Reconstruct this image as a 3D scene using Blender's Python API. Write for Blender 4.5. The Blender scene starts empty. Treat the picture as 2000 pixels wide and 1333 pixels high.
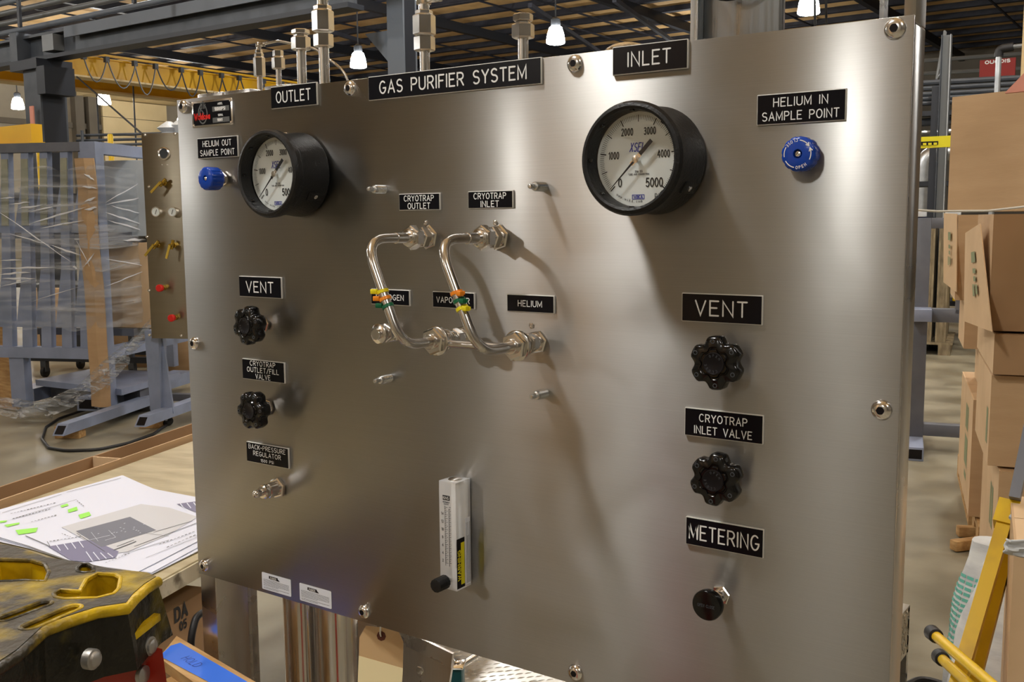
import bpy, bmesh, math, random
from math import pi, sin, cos, radians as RD
from mathutils import Vector as V, Matrix
random.seed(7)
S = bpy.context.scene
COL = S.collection
# ------------------------------------------------------------ camera (solved from the bolt grid of the panel)
FPX = 1981.94
def _cam():
    rx, ry, rz = -.119, -.0081, .6089
    base = Matrix(((1,0,0),(0,0,-1),(0,1,0)))
    return Matrix.Rotation(rz,3,'Z') @ base @ Matrix.Rotation(rx,3,'X') @ Matrix.Rotation(ry,3,'Z')
CM = _cam(); CP = V((1.5019,-1.1578,1.5787))
cd = bpy.data.cameras.new('camera'); cd.sensor_width = 36; cd.lens = FPX/2000*36; cd.clip_end = 200; cd.clip_start = .02
cam = bpy.data.objects.new('camera', cd); COL.objects.link(cam)
cam.matrix_world = Matrix.Translation(CP) @ CM.to_4x4(); S.camera = cam
def at(x, y, **k):
    """the real point on the plane X=, Y=, Z= (or depth D=, or plane PN=(point,normal)) that the photograph shows at a pixel"""
    d = CM @ V(((x-1000)/FPX, (666.5-y)/FPX, -1))
    if 'D' in k: return CP + d*k['D']
    if 'PN' in k:
        p, n = k['PN']; return CP + d*((p-CP).dot(n)/d.dot(n))
    a = 'XYZ'.index(list(k)[0]); return CP + d*((list(k.values())[0]-CP[a])/d[a])
# ------------------------------------------------------------ view, world
S.view_settings.view_transform = 'Standard'; S.view_settings.look = 'None'
S.view_settings.exposure = 0.08; S.view_settings.gamma = 1; S.view_settings.use_curve_mapping = False
w = bpy.data.worlds.new('hall air'); S.world = w; w.use_nodes = True
w.node_tree.nodes['Background'].inputs[0].default_value = (.9,.95,1,1); w.node_tree.nodes['Background'].inputs[1].default_value = .05
LAMP = 150.0
# ------------------------------------------------------------ materials
def rgb(r,g,b):
    f = lambda c: (c/255/12.92 if c/255 <= .04045 else ((c/255+.055)/1.055)**2.4)
    return (f(r),f(g),f(b),1)
def mat(name, c, rough=.5, metal=0, c2=None, sc=6, st=(1,1,1), bump=0, bsc=None, det=4, cut=(.35,.65), emit=0, trans=0, ior=1.45, rvar=0, coat=0, spec=.5):
    m = bpy.data.materials.new(name); m.use_nodes = True; nt = m.node_tree; b = nt.nodes['Principled BSDF']
    b.inputs['Base Color'].default_value = c; b.inputs['Roughness'].default_value = rough; b.inputs['Metallic'].default_value = metal
    b.inputs['IOR'].default_value = ior; b.inputs['Transmission Weight'].default_value = trans; b.inputs['Coat Weight'].default_value = coat
    b.inputs['Specular IOR Level'].default_value = spec
    if emit: b.inputs['Emission Color'].default_value = c; b.inputs['Emission Strength'].default_value = emit
    if c2 or bump or rvar:
        tc = nt.nodes.new('ShaderNodeTexCoord'); mp = nt.nodes.new('ShaderNodeMapping'); mp.inputs['Scale'].default_value = st
        nt.links.new(tc.outputs['Object'], mp.inputs[0])
        nz = nt.nodes.new('ShaderNodeTexNoise'); nz.inputs['Scale'].default_value = sc; nz.inputs['Detail'].default_value = det
        nt.links.new(mp.outputs[0], nz.inputs[0])
        if c2:
            r = nt.nodes.new('ShaderNodeValToRGB'); r.color_ramp.elements[0].position = cut[0]; r.color_ramp.elements[1].position = cut[1]
            r.color_ramp.elements[0].color = c; r.color_ramp.elements[1].color = c2
            nt.links.new(nz.outputs[0], r.inputs[0]); nt.links.new(r.outputs[0], b.inputs['Base Color'])
        if rvar:
            a = nt.nodes.new('ShaderNodeMapRange'); a.inputs[3].default_value = rough-rvar; a.inputs[4].default_value = rough+rvar
            a.inputs[1].default_value = .3; a.inputs[2].default_value = .7
            nt.links.new(nz.outputs[0], a.inputs[0]); nt.links.new(a.outputs[0], b.inputs['Roughness'])
        if bump:
            n2 = nz
            if bsc: n2 = nt.nodes.new('ShaderNodeTexNoise'); n2.inputs['Scale'].default_value = bsc; n2.inputs['Detail'].default_value = 3; nt.links.new(mp.outputs[0], n2.inputs[0])
            bp = nt.nodes.new('ShaderNodeBump'); bp.inputs['Strength'].default_value = bump; bp.inputs['Distance'].default_value = .01
            nt.links.new(n2.outputs[0], bp.inputs['Height']); nt.links.new(bp.outputs[0], b.inputs['Normal'])
    return m
def brushed(name, c, rough, aniso=.85, tan=(0,0,1), lines=(4,4,900), smudge=.06):
    m = mat(name, c, rough, 1); nt = m.node_tree; b = nt.nodes['Principled BSDF']; L = nt.links.new
    b.inputs['Anisotropic'].default_value = aniso
    cx = nt.nodes.new('ShaderNodeCombineXYZ')
    for i in range(3): cx.inputs[i].default_value = tan[i]
    L(cx.outputs[0], b.inputs['Tangent'])
    tc = nt.nodes.new('ShaderNodeTexCoord'); mp = nt.nodes.new('ShaderNodeMapping'); mp.inputs['Scale'].default_value = lines
    L(tc.outputs['Object'], mp.inputs[0])
    nz = nt.nodes.new('ShaderNodeTexNoise'); nz.inputs['Scale'].default_value = 1; nz.inputs['Detail'].default_value = 3; L(mp.outputs[0], nz.inputs[0])
    big = nt.nodes.new('ShaderNodeTexNoise'); big.inputs['Scale'].default_value = 5; big.inputs['Detail'].default_value = 6; big.inputs['Distortion'].default_value = 1.2
    L(tc.outputs['Object'], big.inputs[0])
    mr = nt.nodes.new('ShaderNodeMapRange'); mr.inputs[1].default_value = .3; mr.inputs[2].default_value = .7
    mr.inputs[3].default_value = rough-smudge; mr.inputs[4].default_value = rough+smudge; L(big.outputs[0], mr.inputs[0]); L(mr.outputs[0], b.inputs['Roughness'])
    mx = nt.nodes.new('ShaderNodeMix'); mx.data_type = 'RGBA'; mx.inputs[6].default_value = c; mx.inputs[7].default_value = tuple(x*.86 for x in c[:3])+(1,)
    L(nz.outputs[0], mx.inputs[0]); L(mx.outputs[2], b.inputs['Base Color'])
    bp = nt.nodes.new('ShaderNodeBump'); bp.inputs['Strength'].default_value = .05; bp.inputs['Distance'].default_value = .002
    L(nz.outputs[0], bp.inputs['Height']); L(bp.outputs[0], b.inputs['Normal'])
    return m
def film_mat(name, st, lo=.06, hi=.7):
    m = bpy.data.materials.new(name); m.use_nodes = True; nt = m.node_tree; nt.nodes.clear(); L = nt.links.new; N = nt.nodes.new
    o = N('ShaderNodeOutputMaterial'); mix = N('ShaderNodeMixShader'); tr = N('ShaderNodeBsdfTransparent'); gl = N('ShaderNodeBsdfPrincipled')
    tr.inputs[0].default_value = (.93,.94,.95,1)
    gl.inputs['Base Color'].default_value = (.75,.78,.82,1); gl.inputs['Roughness'].default_value = .22; gl.inputs['Specular IOR Level'].default_value = 1
    tc = N('ShaderNodeTexCoord'); mp = N('ShaderNodeMapping'); mp.inputs['Scale'].default_value = st; L(tc.outputs['Object'], mp.inputs[0])
    nz = N('ShaderNodeTexNoise'); nz.inputs['Scale'].default_value = 1; nz.inputs['Detail'].default_value = 6; nz.inputs['Distortion'].default_value = 1.5; L(mp.outputs[0], nz.inputs[0])
    mr = N('ShaderNodeMapRange'); mr.inputs[1].default_value = .42; mr.inputs[2].default_value = .75; mr.inputs[3].default_value = lo; mr.inputs[4].default_value = hi
    L(nz.outputs[0], mr.inputs[0]); L(mr.outputs[0], mix.inputs[0]); L(tr.outputs[0], mix.inputs[1]); L(gl.outputs[0], mix.inputs[2]); L(mix.outputs[0], o.inputs[0])
    bp = N('ShaderNodeBump'); bp.inputs['Strength'].default_value = .9; bp.inputs['Distance'].default_value = .04; L(nz.outputs[0], bp.inputs['Height']); L(bp.outputs[0], gl.inputs['Normal'])
    return m
M = {}
M['panel'] = brushed('brushed stainless sheet', (.455,.445,.43,1), .36, 1.0, (0,0,1), (4,4,1100), .07)
def second_lobe(m, rough, aniso, fac):
    nt = m.node_tree; b = nt.nodes['Principled BSDF']; b2 = nt.nodes.new('ShaderNodeBsdfPrincipled'); b2.inputs['Metallic'].default_value = 1
    b2.inputs['Roughness'].default_value = rough; b2.inputs['Anisotropic'].default_value = aniso
    for k in ('Base Color','Tangent'): nt.links.new(b.inputs[k].links[0].from_socket, b2.inputs[k])
    mx = nt.nodes.new('ShaderNodeMixShader'); mx.inputs[0].default_value = fac; o = nt.nodes['Material Output']
    nt.links.new(b.outputs[0], mx.inputs[1]); nt.links.new(b2.outputs[0], mx.inputs[2]); nt.links.new(mx.outputs[0], o.inputs[0])
second_lobe(M['panel'], .22, .9, .32)
M['panel2'] = brushed('brushed stainless second', (.36,.32,.25,1), .34, .7, (0,0,1), (4,4,60), .02)
M['frame'] = brushed('stainless frame', (.62,.60,.58,1), .3, .7, (1,0,0), (600,600,5), .08)
M['side'] = mat('ground stainless edge', (.6,.59,.58,1), .28, 1, rvar=.1, sc=20, bump=.2)
M['steel'] = mat('polished steel', (.78,.76,.73,1), .16, 1, rvar=.06, sc=30)
M['tube'] = mat('drawn steel tube', (.70,.68,.65,1), .22, 1, rvar=.07, sc=25)
M['zinc'] = mat('zinc plated', (.75,.78,.8,1), .25, 1)
M['bolt'] = mat('bright bolt', (.85,.84,.83,1), .18, 1, rvar=.06, sc=60)
M['socket'] = mat('socket dark', rgb(25,22,26), .4, .5)
M['vessel'] = mat('vessel steel', (.66,.64,.62,1), .2, 1, rvar=.1, sc=3, st=(40,40,1))
M['duct'] = mat('scuffed stainless', (.36,.38,.40,1), .32, 1, rvar=.12, sc=3, st=(40,40,2), bump=.05)
M['sign'] = mat('black engraving plastic', rgb(7,9,18), .22, spec=.3)
M['signcore'] = mat('white plastic core', rgb(214,212,206), .5)
M['ink'] = mat('white engraved lettering', rgb(238,238,236), .6)
M['black'] = mat('gloss black plastic', rgb(7,7,8), .18, spec=.6)
M['blackmat'] = mat('black moulded case', rgb(14,15,17), .42, bump=.15, sc=300)
M['dial'] = mat('white dial', rgb(226,232,230), .45)
M['dialink'] = mat('dial black ink', rgb(20,20,24), .6)
M['dialgrey'] = mat('dial grey ink', rgb(90,92,96), .6)
M['dialblue'] = mat('dial blue ink', rgb(50,62,160), .6)
M['blue'] = mat('blue plastic', rgb(14,66,170), .25, spec=.6)
def clear(name, refl, rough, haze=0, hc=(.9,.92,.93,1)):
    m = bpy.data.materials.new(name); m.use_nodes = True; nt = m.node_tree; nt.nodes.clear(); N = nt.nodes.new; L = nt.links.new
    o = N('ShaderNodeOutputMaterial'); tr = N('ShaderNodeBsdfTransparent'); gl = N('ShaderNodeBsdfGlossy'); gl.inputs['Roughness'].default_value = rough
    fr = N('ShaderNodeFresnel'); fr.inputs[0].default_value = refl; mx = N('ShaderNodeMixShader'); ge = N('ShaderNodeNewGeometry'); su = N('ShaderNodeMath'); su.operation = 'SUBTRACT'; su.use_clamp = True; L(fr.outputs[0], su.inputs[0]); L(ge.outputs['Backfacing'], su.inputs[1]); L(su.outputs[0], mx.inputs[0]); L(gl.outputs[0], mx.inputs[2])
    if haze:
        df = N('ShaderNodeBsdfDiffuse'); df.inputs[0].default_value = hc; m2 = N('ShaderNodeMixShader'); m2.inputs[0].default_value = haze; L(tr.outputs[0], m2.inputs[1]); L(df.outputs[0], m2.inputs[2]); L(m2.outputs[0], mx.inputs[1])
    else: L(tr.outputs[0], mx.inputs[1])
    L(mx.outputs[0], o.inputs[0]); return m
M['glass'] = clear('clear window', 1.4, .02)
M['acrylic'] = clear('clear acrylic', 1.45, .05, .42, (.96,.97,.98,1))
M['frost'] = mat('bore white', rgb(240,242,242), .35)
M['float'] = mat('float black', rgb(30,30,30), .3)
M['yellow'] = mat('safety yellow label', rgb(226,214,30), .5)
M['sticker'] = mat('white label paper', rgb(226,230,238), .5)
M['ztyel'] = mat('yellow nylon', rgb(236,220,24), .35); M['ztor'] = mat('orange nylon', rgb(240,140,30), .35); M['ztgr'] = mat('green nylon', rgb(10,98,62), .35)
M['concrete'] = mat('concrete floor', rgb(116,110,94), .42, c2=rgb(156,150,130), sc=2.4, det=12, cut=(.3,.68), bump=.05, rvar=.12, bsc=30)
M['ceil'] = mat('tan insulation', rgb(226,188,130), .8, c2=rgb(206,168,114), sc=2)
M['purlin'] = mat('dark purlin', rgb(34,36,46), .6, c2=rgb(50,52,62), sc=3)
M['dark'] = mat('dark grey steel', rgb(56,60,66), .5, c2=rgb(70,74,80), sc=4, bump=.05)
M['darkblue'] = mat('very dark steel', rgb(30,33,40), .5)
M['web'] = mat('grey girder web', rgb(92,98,106), .55)
M['conduit'] = mat('grey conduit', rgb(104,106,106), .45, .3)
M['rust'] = mat('red primer', rgb(120,72,52), .7)
M['crane'] = mat('crane yellow', rgb(226,176,22), .45, c2=rgb(200,152,24), sc=1)
M['cream'] = mat('cream wall panel', rgb(236,214,166), .6, c2=rgb(226,204,156), sc=.8)
M['beige'] = mat('beige wall', rgb(176,166,146), .7, c2=rgb(160,150,132), sc=.6)
M['wallgrey'] = mat('grey wall', rgb(120,112,98), .7, c2=rgb(100,92,80), sc=.5)
M['navy'] = mat('dark wall band', rgb(58,58,62), .7)
M['bluegrey'] = mat('blue grey paint', rgb(142,152,178), .42, c2=rgb(128,138,160), sc=5, bump=.05)
M['bluedark'] = mat('grey paint', rgb(106,108,116), .42, c2=rgb(94,97,106), sc=5)
M['strip'] = mat('pale green grey strip', rgb(158,158,138), .6, c2=rgb(140,142,126), sc=8)
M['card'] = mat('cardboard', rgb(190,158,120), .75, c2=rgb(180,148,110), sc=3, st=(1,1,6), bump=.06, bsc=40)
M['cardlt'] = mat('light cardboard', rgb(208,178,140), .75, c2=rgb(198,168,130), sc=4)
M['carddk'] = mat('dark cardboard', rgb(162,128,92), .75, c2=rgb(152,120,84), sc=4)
M['wood'] = mat('raw lumber', rgb(196,160,108), .7, c2=rgb(168,128,80), sc=6, st=(1,8,8), bump=.15)
M['oldwood'] = mat('weathered pallet wood', rgb(150,136,108), .8, c2=rgb(112,98,76), sc=6, st=(3,3,1), bump=.2)
M['ply'] = mat('plywood top', rgb(184,172,140), .6, c2=rgb(160,146,114), sc=7, st=(1,3,1), det=8, bump=.1)
M['plyedge'] = mat('worn plywood edge', rgb(196,186,160), .7, c2=rgb(110,98,78), sc=22, cut=(.5,.7), bump=.2)
M['paper'] = mat('drawing paper', rgb(214,218,234), .7)
M['overlay'] = mat('grey printed overlay', rgb(196,197,202), .7)
M['penk'] = mat('printed grey', rgb(112,114,126), .7); M['plum'] = mat('printed purple grey', rgb(120,118,146), .7); M['lime'] = mat('green highlighter', rgb(150,226,84), .6)
M['cable'] = mat('black rubber cable', rgb(28,28,30), .5)
M['brass'] = mat('brass', rgb(190,160,70), .25, 1); M['red'] = mat('red plastic', rgb(214,36,30), .35)
M['fiber'] = mat('orange red fibreglass', rgb(186,40,14), .4, c2=rgb(150,30,12), sc=10)
M['cap'] = mat('worn yellow ladder plastic', rgb(206,172,12), .42, c2=rgb(46,40,24), sc=9, det=9, cut=(.47,.6), bump=.5, bsc=60)
M['capdark'] = mat('grimy dark ladder plastic', rgb(26,24,15), .42, c2=rgb(120,104,20), sc=14, det=10, cut=(.55,.72), bump=.5, bsc=70)
M['capgrey'] = mat('scuffed ladder top', rgb(72,66,56), .6, c2=rgb(176,150,30), sc=16, det=10, cut=(.52,.68), bump=.5, bsc=80)
M['capyel'] = mat('yellow recess', rgb(212,180,14), .42, c2=rgb(120,96,16), sc=16, det=8, cut=(.5,.75), bump=.3)
M['rivet'] = mat('aluminium rivet', rgb(176,174,170), .45, .8, bump=.2, sc=80)
M['tape'] = mat('blue masking tape', rgb(52,112,226), .6); M['pen'] = mat('marker ink', rgb(30,60,150), .6)
M['manila'] = mat('manila tag', rgb(196,164,120), .8); M['manilalt'] = mat('pale tag lower', rgb(236,222,176), .8); M['eyelet'] = mat('brown eyelet', rgb(92,44,28), .6)
M['green'] = mat('green clamp', rgb(8,74,78), .4)
M['dplate'] = mat('diamond plate', (.55,.54,.51,1), .36, 1, rvar=.1, sc=12, bump=.1)
M['ltgrey'] = mat('pale grey cabinet paint', rgb(196,204,210), .35, c2=rgb(176,184,190), sc=2)
M['galv'] = mat('galvanised duct', (.55,.57,.58,1), .35, .9, c2=(.42,.44,.46,1), sc=8)
M['signred'] = mat('red sign board', rgb(150,40,34), .6); M['pink'] = mat('pink board', rgb(206,140,120), .7)
M['engy'] = mat('yellow painted tube', rgb(222,184,20), .38, c2=rgb(190,150,30), sc=9, cut=(.5,.8), bump=.08)
M['rubber'] = mat('black rubber', rgb(24,23,24), .5)
M['bagw'] = mat('white woven bag', rgb(214,216,214), .65, c2=rgb(184,186,188), sc=7, st=(1,1,3), bump=.5)
M['baggr'] = mat('green bag print', rgb(100,176,160), .65); M['gprint'] = mat('faded green print', rgb(132,140,104), .75)
M['bluebox'] = mat('navy tote', rgb(24,40,92), .5); M['white'] = mat('white wire', rgb(216,212,200), .5)
M['film'] = film_mat('stretch film', (.7,.7,9), .03, .55); M['film2'] = film_mat('bunched stretch film', (6,6,30), .15, .9)
M['ribbon'] = mat('folded film with white glints', rgb(224,228,236), .18, spec=1)  # near-white colour stands in for the glints on folds of clear film
M['clearbag'] = mat('white plastic bag', rgb(222,228,234), .4, bump=.6, sc=30)
def lamp_mat():
    m = bpy.data.materials.new('lamp glow'); m.use_nodes = True; nt = m.node_tree; nt.nodes.clear()
    e = nt.nodes.new('ShaderNodeEmission'); e.inputs[0].default_value = (1,.985,.95,1); e.inputs[1].default_value = LAMP
    o = nt.nodes.new('ShaderNodeOutputMaterial'); nt.links.new(e.outputs[0], o.inputs[0]); return m
M['lamp'] = lamp_mat()
# ------------------------------------------------------------ builders
def basis(axis):
    a = V(axis).normalized(); t = V((0,0,1)) if abs(a.z) < .9 else V((1,0,0))
    u = t.cross(a).normalized(); return u, a.cross(u), a
class G:
    def __init__(s, M0=None): s.bm = bmesh.new(); s.T = M0
    def _f(s, vs):
        try: return s.bm.faces.new(vs)
        except ValueError: return None
    def pv(s, p):
        p = V(p); return s.bm.verts.new(s.T @ p if s.T else p)
    def hexa(s, P):
        v = [s.pv(p) for p in P]
        for f in ((0,3,2,1),(4,5,6,7),(0,1,5,4),(1,2,6,5),(2,3,7,6),(3,0,4,7)): s._f([v[i] for i in f])
        return v
    def box(s, c, d, rz=0, R=None, bev=0):
        R = R or Matrix.Rotation(rz,3,'Z'); c = V(c); h = V(d)/2
        v = s.hexa([c + R @ V((x*h.x,y*h.y,z*h.z)) for x,y,z in ((-1,-1,-1),(1,-1,-1),(1,1,-1),(-1,1,-1),(-1,-1,1),(1,-1,1),(1,1,1),(-1,1,1))])
        if bev:
            es = list({e for q in v for e in q.link_edges}); bmesh.ops.bevel(s.bm, geom=es, offset=bev, segments=2, affect='EDGES', profile=.5)
        return s
    def b2(s, a, b, bev=0):
        return s.box([(a[i]+b[i])/2 for i in range(3)], [abs(b[i]-a[i]) for i in range(3)], bev=bev)
    def bar(s, p, q, w, h, up=(0,0,1)):
        p, q = V(p), V(q); d = (q-p).normalized(); u = V(up)
        if abs(d.dot(u)) > .98: u = V((0,1,0))
        x = d.cross(u).normalized(); z = x.cross(d)
        s.hexa([a + x*(i*w/2) + z*(j*h/2) for a in (p,q) for i,j in ((-1,-1),(1,-1),(1,1),(-1,1))]); return s
    def rings(s, R, caps=(1,1), closed=False):
        rs = [[s.pv(p) for p in r] for r in R]; n = len(rs[0])
        for a, b in (list(zip(rs, rs[1:])) + ([(rs[-1], rs[0])] if closed else [])):
            for i in range(n): s._f((a[i], a[(i+1)%n], b[(i+1)%n], b[i]))
        if not closed:
            if caps[0]: s._f(rs[0][::-1])
            if caps[1]: s._f(rs[-1])
        return s
    def lathe(s, o, axis, prof, n=20, caps=(1,1), ph=0, sq=None):
        u, v, a = basis(axis); o = V(o)
        return s.rings([[o + a*h + (u*cos(2*pi*i/n+ph) + v*sin(2*pi*i/n+ph))*max(r,1e-5) for i in range(n)] for r, h in prof], caps)
    def cyl(s, p, q, r, n=16, r2=None, ph=0):
        p, q = V(p), V(q); return s.lathe(p, q-p, [(r,0),(r2 if r2 is not None else r,(q-p).length)], n, ph=ph)
    def hexnut(s, p, axis, r, h, ph=0):
        c = .1*r; return s.lathe(p, axis, [(r*.9,0),(r,c),(r,h-c),(r*.9,h)], 6, ph=ph)
    def tube(s, pts, r, n=10, closed=False):
        P = [V(p) for p in pts]; N = len(P); R = []; u = None
        for i in range(N):
            a = P[(i-1)%N] if (closed or i) else P[0]; b = P[(i+1)%N] if (closed or i < N-1) else P[-1]
            d = (b-a).normalized()
            if u is None: u = basis(d)[0]
            u = (u - d*u.dot(d)).normalized(); v = d.cross(u)
            R.append([P[i] + (u*cos(2*pi*k/n)+v*sin(2*pi*k/n))*r for k in range(n)])
        return s.rings(R, closed=closed)
    def prism(s, poly, o, u, v, w):
        o,u,v,w = V(o),V(u),V(v),V(w); a = [s.pv(o+u*x+v*y) for x,y in poly]; b = [s.pv(o+u*x+v*y+w) for x,y in poly]; n = len(poly)
        s._f(a[::-1]); s._f(b)
        for i in range(n): s._f((a[i],a[(i+1)%n],b[(i+1)%n],b[i]))
        return s
    def grid(s, rows, thick=0):
        vs = [[s.pv(p) for p in r] for r in rows]
        for i in range(len(vs)-1):
            for j in range(len(vs[0])-1): s._f((vs[i][j],vs[i][j+1],vs[i+1][j+1],vs[i+1][j]))
        return s
    def build(s, name, m, par=None, smooth=True, sharp=38, solid=0, **tags):
        bm = s.bm; bmesh.ops.recalc_face_normals(bm, faces=bm.faces)
        me = bpy.data.meshes.new(name)
        if par is not None:
            r = par
            while r.parent: r = r.parent
            if r.type == 'EMPTY': bm.transform(r.matrix_basis.inverted())
        bm.to_mesh(me); bm.free()
        o = bpy.data.objects.new(name, me); COL.objects.link(o); me.materials.append(M[m] if isinstance(m,str) else m)
        if smooth:
            me.polygons.foreach_set('use_smooth', [True]*len(me.polygons)); me.set_sharp_from_angle(angle=RD(sharp))
        if par is not None: o.parent = par
        if solid:
            md = o.modifiers.new('thickness','SOLIDIFY'); md.thickness = solid
        for k, x in tags.items(): o[k] = x
        return o
def thing(name, label, cat, loc=(0,0,0), rz=0, group=None):
    o = bpy.data.objects.new(name, None); COL.objects.link(o); o.empty_display_size = .02
    o.matrix_basis = Matrix.Translation(V(loc)) @ Matrix.Rotation(rz,4,'Z'); o['label'] = label; o['category'] = cat
    if group: o['group'] = group
    return o
def tag(o, label, cat, group=None):
    o['label'] = label; o['category'] = cat
    if group: o['group'] = group
    return o
def clone(o, par=None, T=None):
    c = o.copy(); COL.objects.link(c)
    if par is not None: c.parent = par
    elif T is not None: c.matrix_basis = T
    for ch in list(o.children): clone(ch, c)
    return c
def arc(cx, cy, r, a0, a1, n=10, ry=None):
    ry = r if ry is None else ry
    return [(cx+r*cos(RD(a0+(a1-a0)*i/n)), cy+ry*sin(RD(a0+(a1-a0)*i/n))) for i in range(n+1)]
def bend(pts, r, n=6):
    """round the corners of a polyline with radius r"""
    P = [V(p) for p in pts]; out = [P[0]]
    for i in range(1, len(P)-1):
        a = (P[i-1]-P[i]); b = (P[i+1]-P[i]); al = a.angle(b); t = min(r/math.tan(al/2), a.length*.49, b.length*.49)
        p0 = P[i]+a.normalized()*t; p1 = P[i]+b.normalized()*t
        for k in range(n+1):
            f = k/n; out.append(p0.lerp(P[i], f).lerp(P[i].lerp(p1, f), f))
    out.append(P[-1]); return out
# ------------------------------------------------------------ single-stroke lettering
def _ell(cx,cy,rx,ry,a,b,n=10): return [(cx+rx*cos(RD(a+(b-a)*i/n)), cy+ry*sin(RD(a+(b-a)*i/n))) for i in range(n+1)]
FONT = {
 'A':(.66,[[(0,0),(.33,1),(.66,0)],[(.11,.33),(.55,.33)]]), 'B':(.58,[[(0,0),(0,1),(.33,1)]+_ell(.33,.76,.22,.24,90,-90)+[(0,.52)],[(.33,.52)]+_ell(.33,.26,.25,.26,90,-90)+[(0,0)]]),
 'C':(.62,[_ell(.33,.5,.33,.5,50,310,16)]), 'D':(.6,[[(0,0),(0,1),(.25,1)]+_ell(.25,.5,.35,.5,90,-90,12)+[(0,0)]]),
 'E':(.52,[[(.52,1),(0,1),(0,0),(.52,0)],[(0,.53),(.42,.53)]]), 'F':(.5,[[(.5,1),(0,1),(0,0)],[(0,.53),(.4,.53)]]),
 'G':(.66,[_ell(.33,.5,.33,.5,50,340,16)+[(.64,.44),(.38,.44)]]), 'H':(.58,[[(0,0),(0,1)],[(.58,0),(.58,1)],[(0,.52),(.58,.52)]]),
 'I':(.0,[[(0,0),(0,1)]]), 'J':(.45,[[(.45,1),(.45,.25)]+_ell(.23,.25,.22,.25,0,-180)]), 'K':(.56,[[(0,0),(0,1)],[(.54,1),(0,.4)],[(.18,.6),(.56,0)]]),
 'L':(.48,[[(0,1),(0,0),(.48,0)]]), 'M':(.72,[[(0,0),(0,1),(.36,.15),(.72,1),(.72,0)]]), 'N':(.6,[[(0,0),(0,1),(.6,0),(.6,1)]]),
 'O':(.66,[_ell(.33,.5,.33,.5,0,360,20)]), 'P':(.56,[[(0,0),(0,1),(.3,1)]+_ell(.3,.74,.26,.26,90,-90)+[(0,.48)]]),
 'Q':(.66,[_ell(.33,.5,.33,.5,0,360,20),[(.4,.25),(.66,-.05)]]), 'R':(.58,[[(0,0),(0,1),(.3,1)]+_ell(.3,.74,.26,.26,90,-90)+[(0,.48)],[(.3,.48),(.58,0)]]),
 'S':(.56,[_ell(.28,.755,.26,.245,35,270,10)+_ell(.28,.255,.28,.255,90,-145,10)[0:]]), 'T':(.56,[[(0,1),(.56,1)],[(.28,1),(.28,0)]]),
 'U':(.6,[[(0,1),(0,.3)]+_ell(.3,.3,.3,.3,180,360,10)+[(.6,1)]]), 'V':(.62,[[(0,1),(.31,0),(.62,1)]]), 'W':(.9,[[(0,1),(.22,0),(.45,.85),(.68,0),(.9,1)]]),
 'X':(.58,[[(0,0),(.58,1)],[(0,1),(.58,0)]]), 'Y':(.6,[[(0,1),(.3,.5),(.6,1)],[(.3,.5),(.3,0)]]), 'Z':(.54,[[(0,1),(.54,1),(0,0),(.54,0)]]),
 '0':(.5,[_ell(.25,.5,.25,.5,0,360,16)]), '1':(.3,[[(.05,.8),(.28,1),(.28,0)]]), '2':(.5,[_ell(.25,.74,.25,.26,170,-35,8)+[(0,0),(.5,0)]]),
 '3':(.5,[_ell(.24,.76,.23,.24,150,-90,8)+_ell(.24,.27,.26,.27,90,-150,8)]), '4':(.54,[[(.4,0),(.4,1),(0,.3),(.54,.3)]]),
 '5':(.5,[[(.46,1),(.08,1),(.03,.53)]+_ell(.23,.31,.27,.31,130,-145,10)]), '6':(.5,[[(.4,1),(.08,.5)]+_ell(.25,.28,.25,.28,140,500,14)]),
 '8':(.5,[_ell(.25,.76,.21,.24,0,360,12),_ell(.25,.27,.25,.27,0,360,12)]), '/':(.42,[[(0,-.05),(.42,1.05)]]), '-':(.36,[[(0,.48),(.36,.48)]]), '.':(.05,[[(0,0),(.05,0)]]), ' ':(.42,[]),
 'a':(.42,[_ell(.21,.3,.2,.3,0,360,10),[(.42,.62),(.42,0)]]), 'c':(.38,[_ell(.22,.3,.22,.3,50,310,10)]), 'd':(.42,[_ell(.21,.3,.2,.3,0,360,10),[(.42,1),(.42,0)]]), 'e':(.42,[[(0,.32),(.42,.32)]+_ell(.21,.3,.21,.3,0,310,10)]),
 'i':(.0,[[(0,0),(0,.6)],[(0,.85),(0,.9)]]), 'k':(.38,[[(0,0),(0,1)],[(.36,.62),(0,.25)],[(.14,.38),(.38,0)]]), 'l':(.0,[[(0,0),(0,1)]]), 'm':(.6,[[(0,0),(0,.6)],_ell(.15,.42,.15,.18,180,0,6)+[(.3,0)],_ell(.45,.42,.15,.18,180,0,6)+[(.6,0)]]),
 'o':(.42,[_ell(.21,.3,.21,.3,0,360,12)]), 'p':(.42,[[(0,.6),(0,-.3)],_ell(.21,.3,.21,.3,0,360,10)]), 'r':(.26,[[(0,0),(0,.6)],_ell(.2,.38,.2,.22,180,70,5)]), 's':(.36,[_ell(.18,.45,.16,.15,35,270,6)+_ell(.18,.15,.18,.15,90,-145,6)]), 'w':(.6,[[(0,.6),(.15,0),(.3,.55),(.45,0),(.6,.6)]]),
}
_SN = [0]
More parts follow.
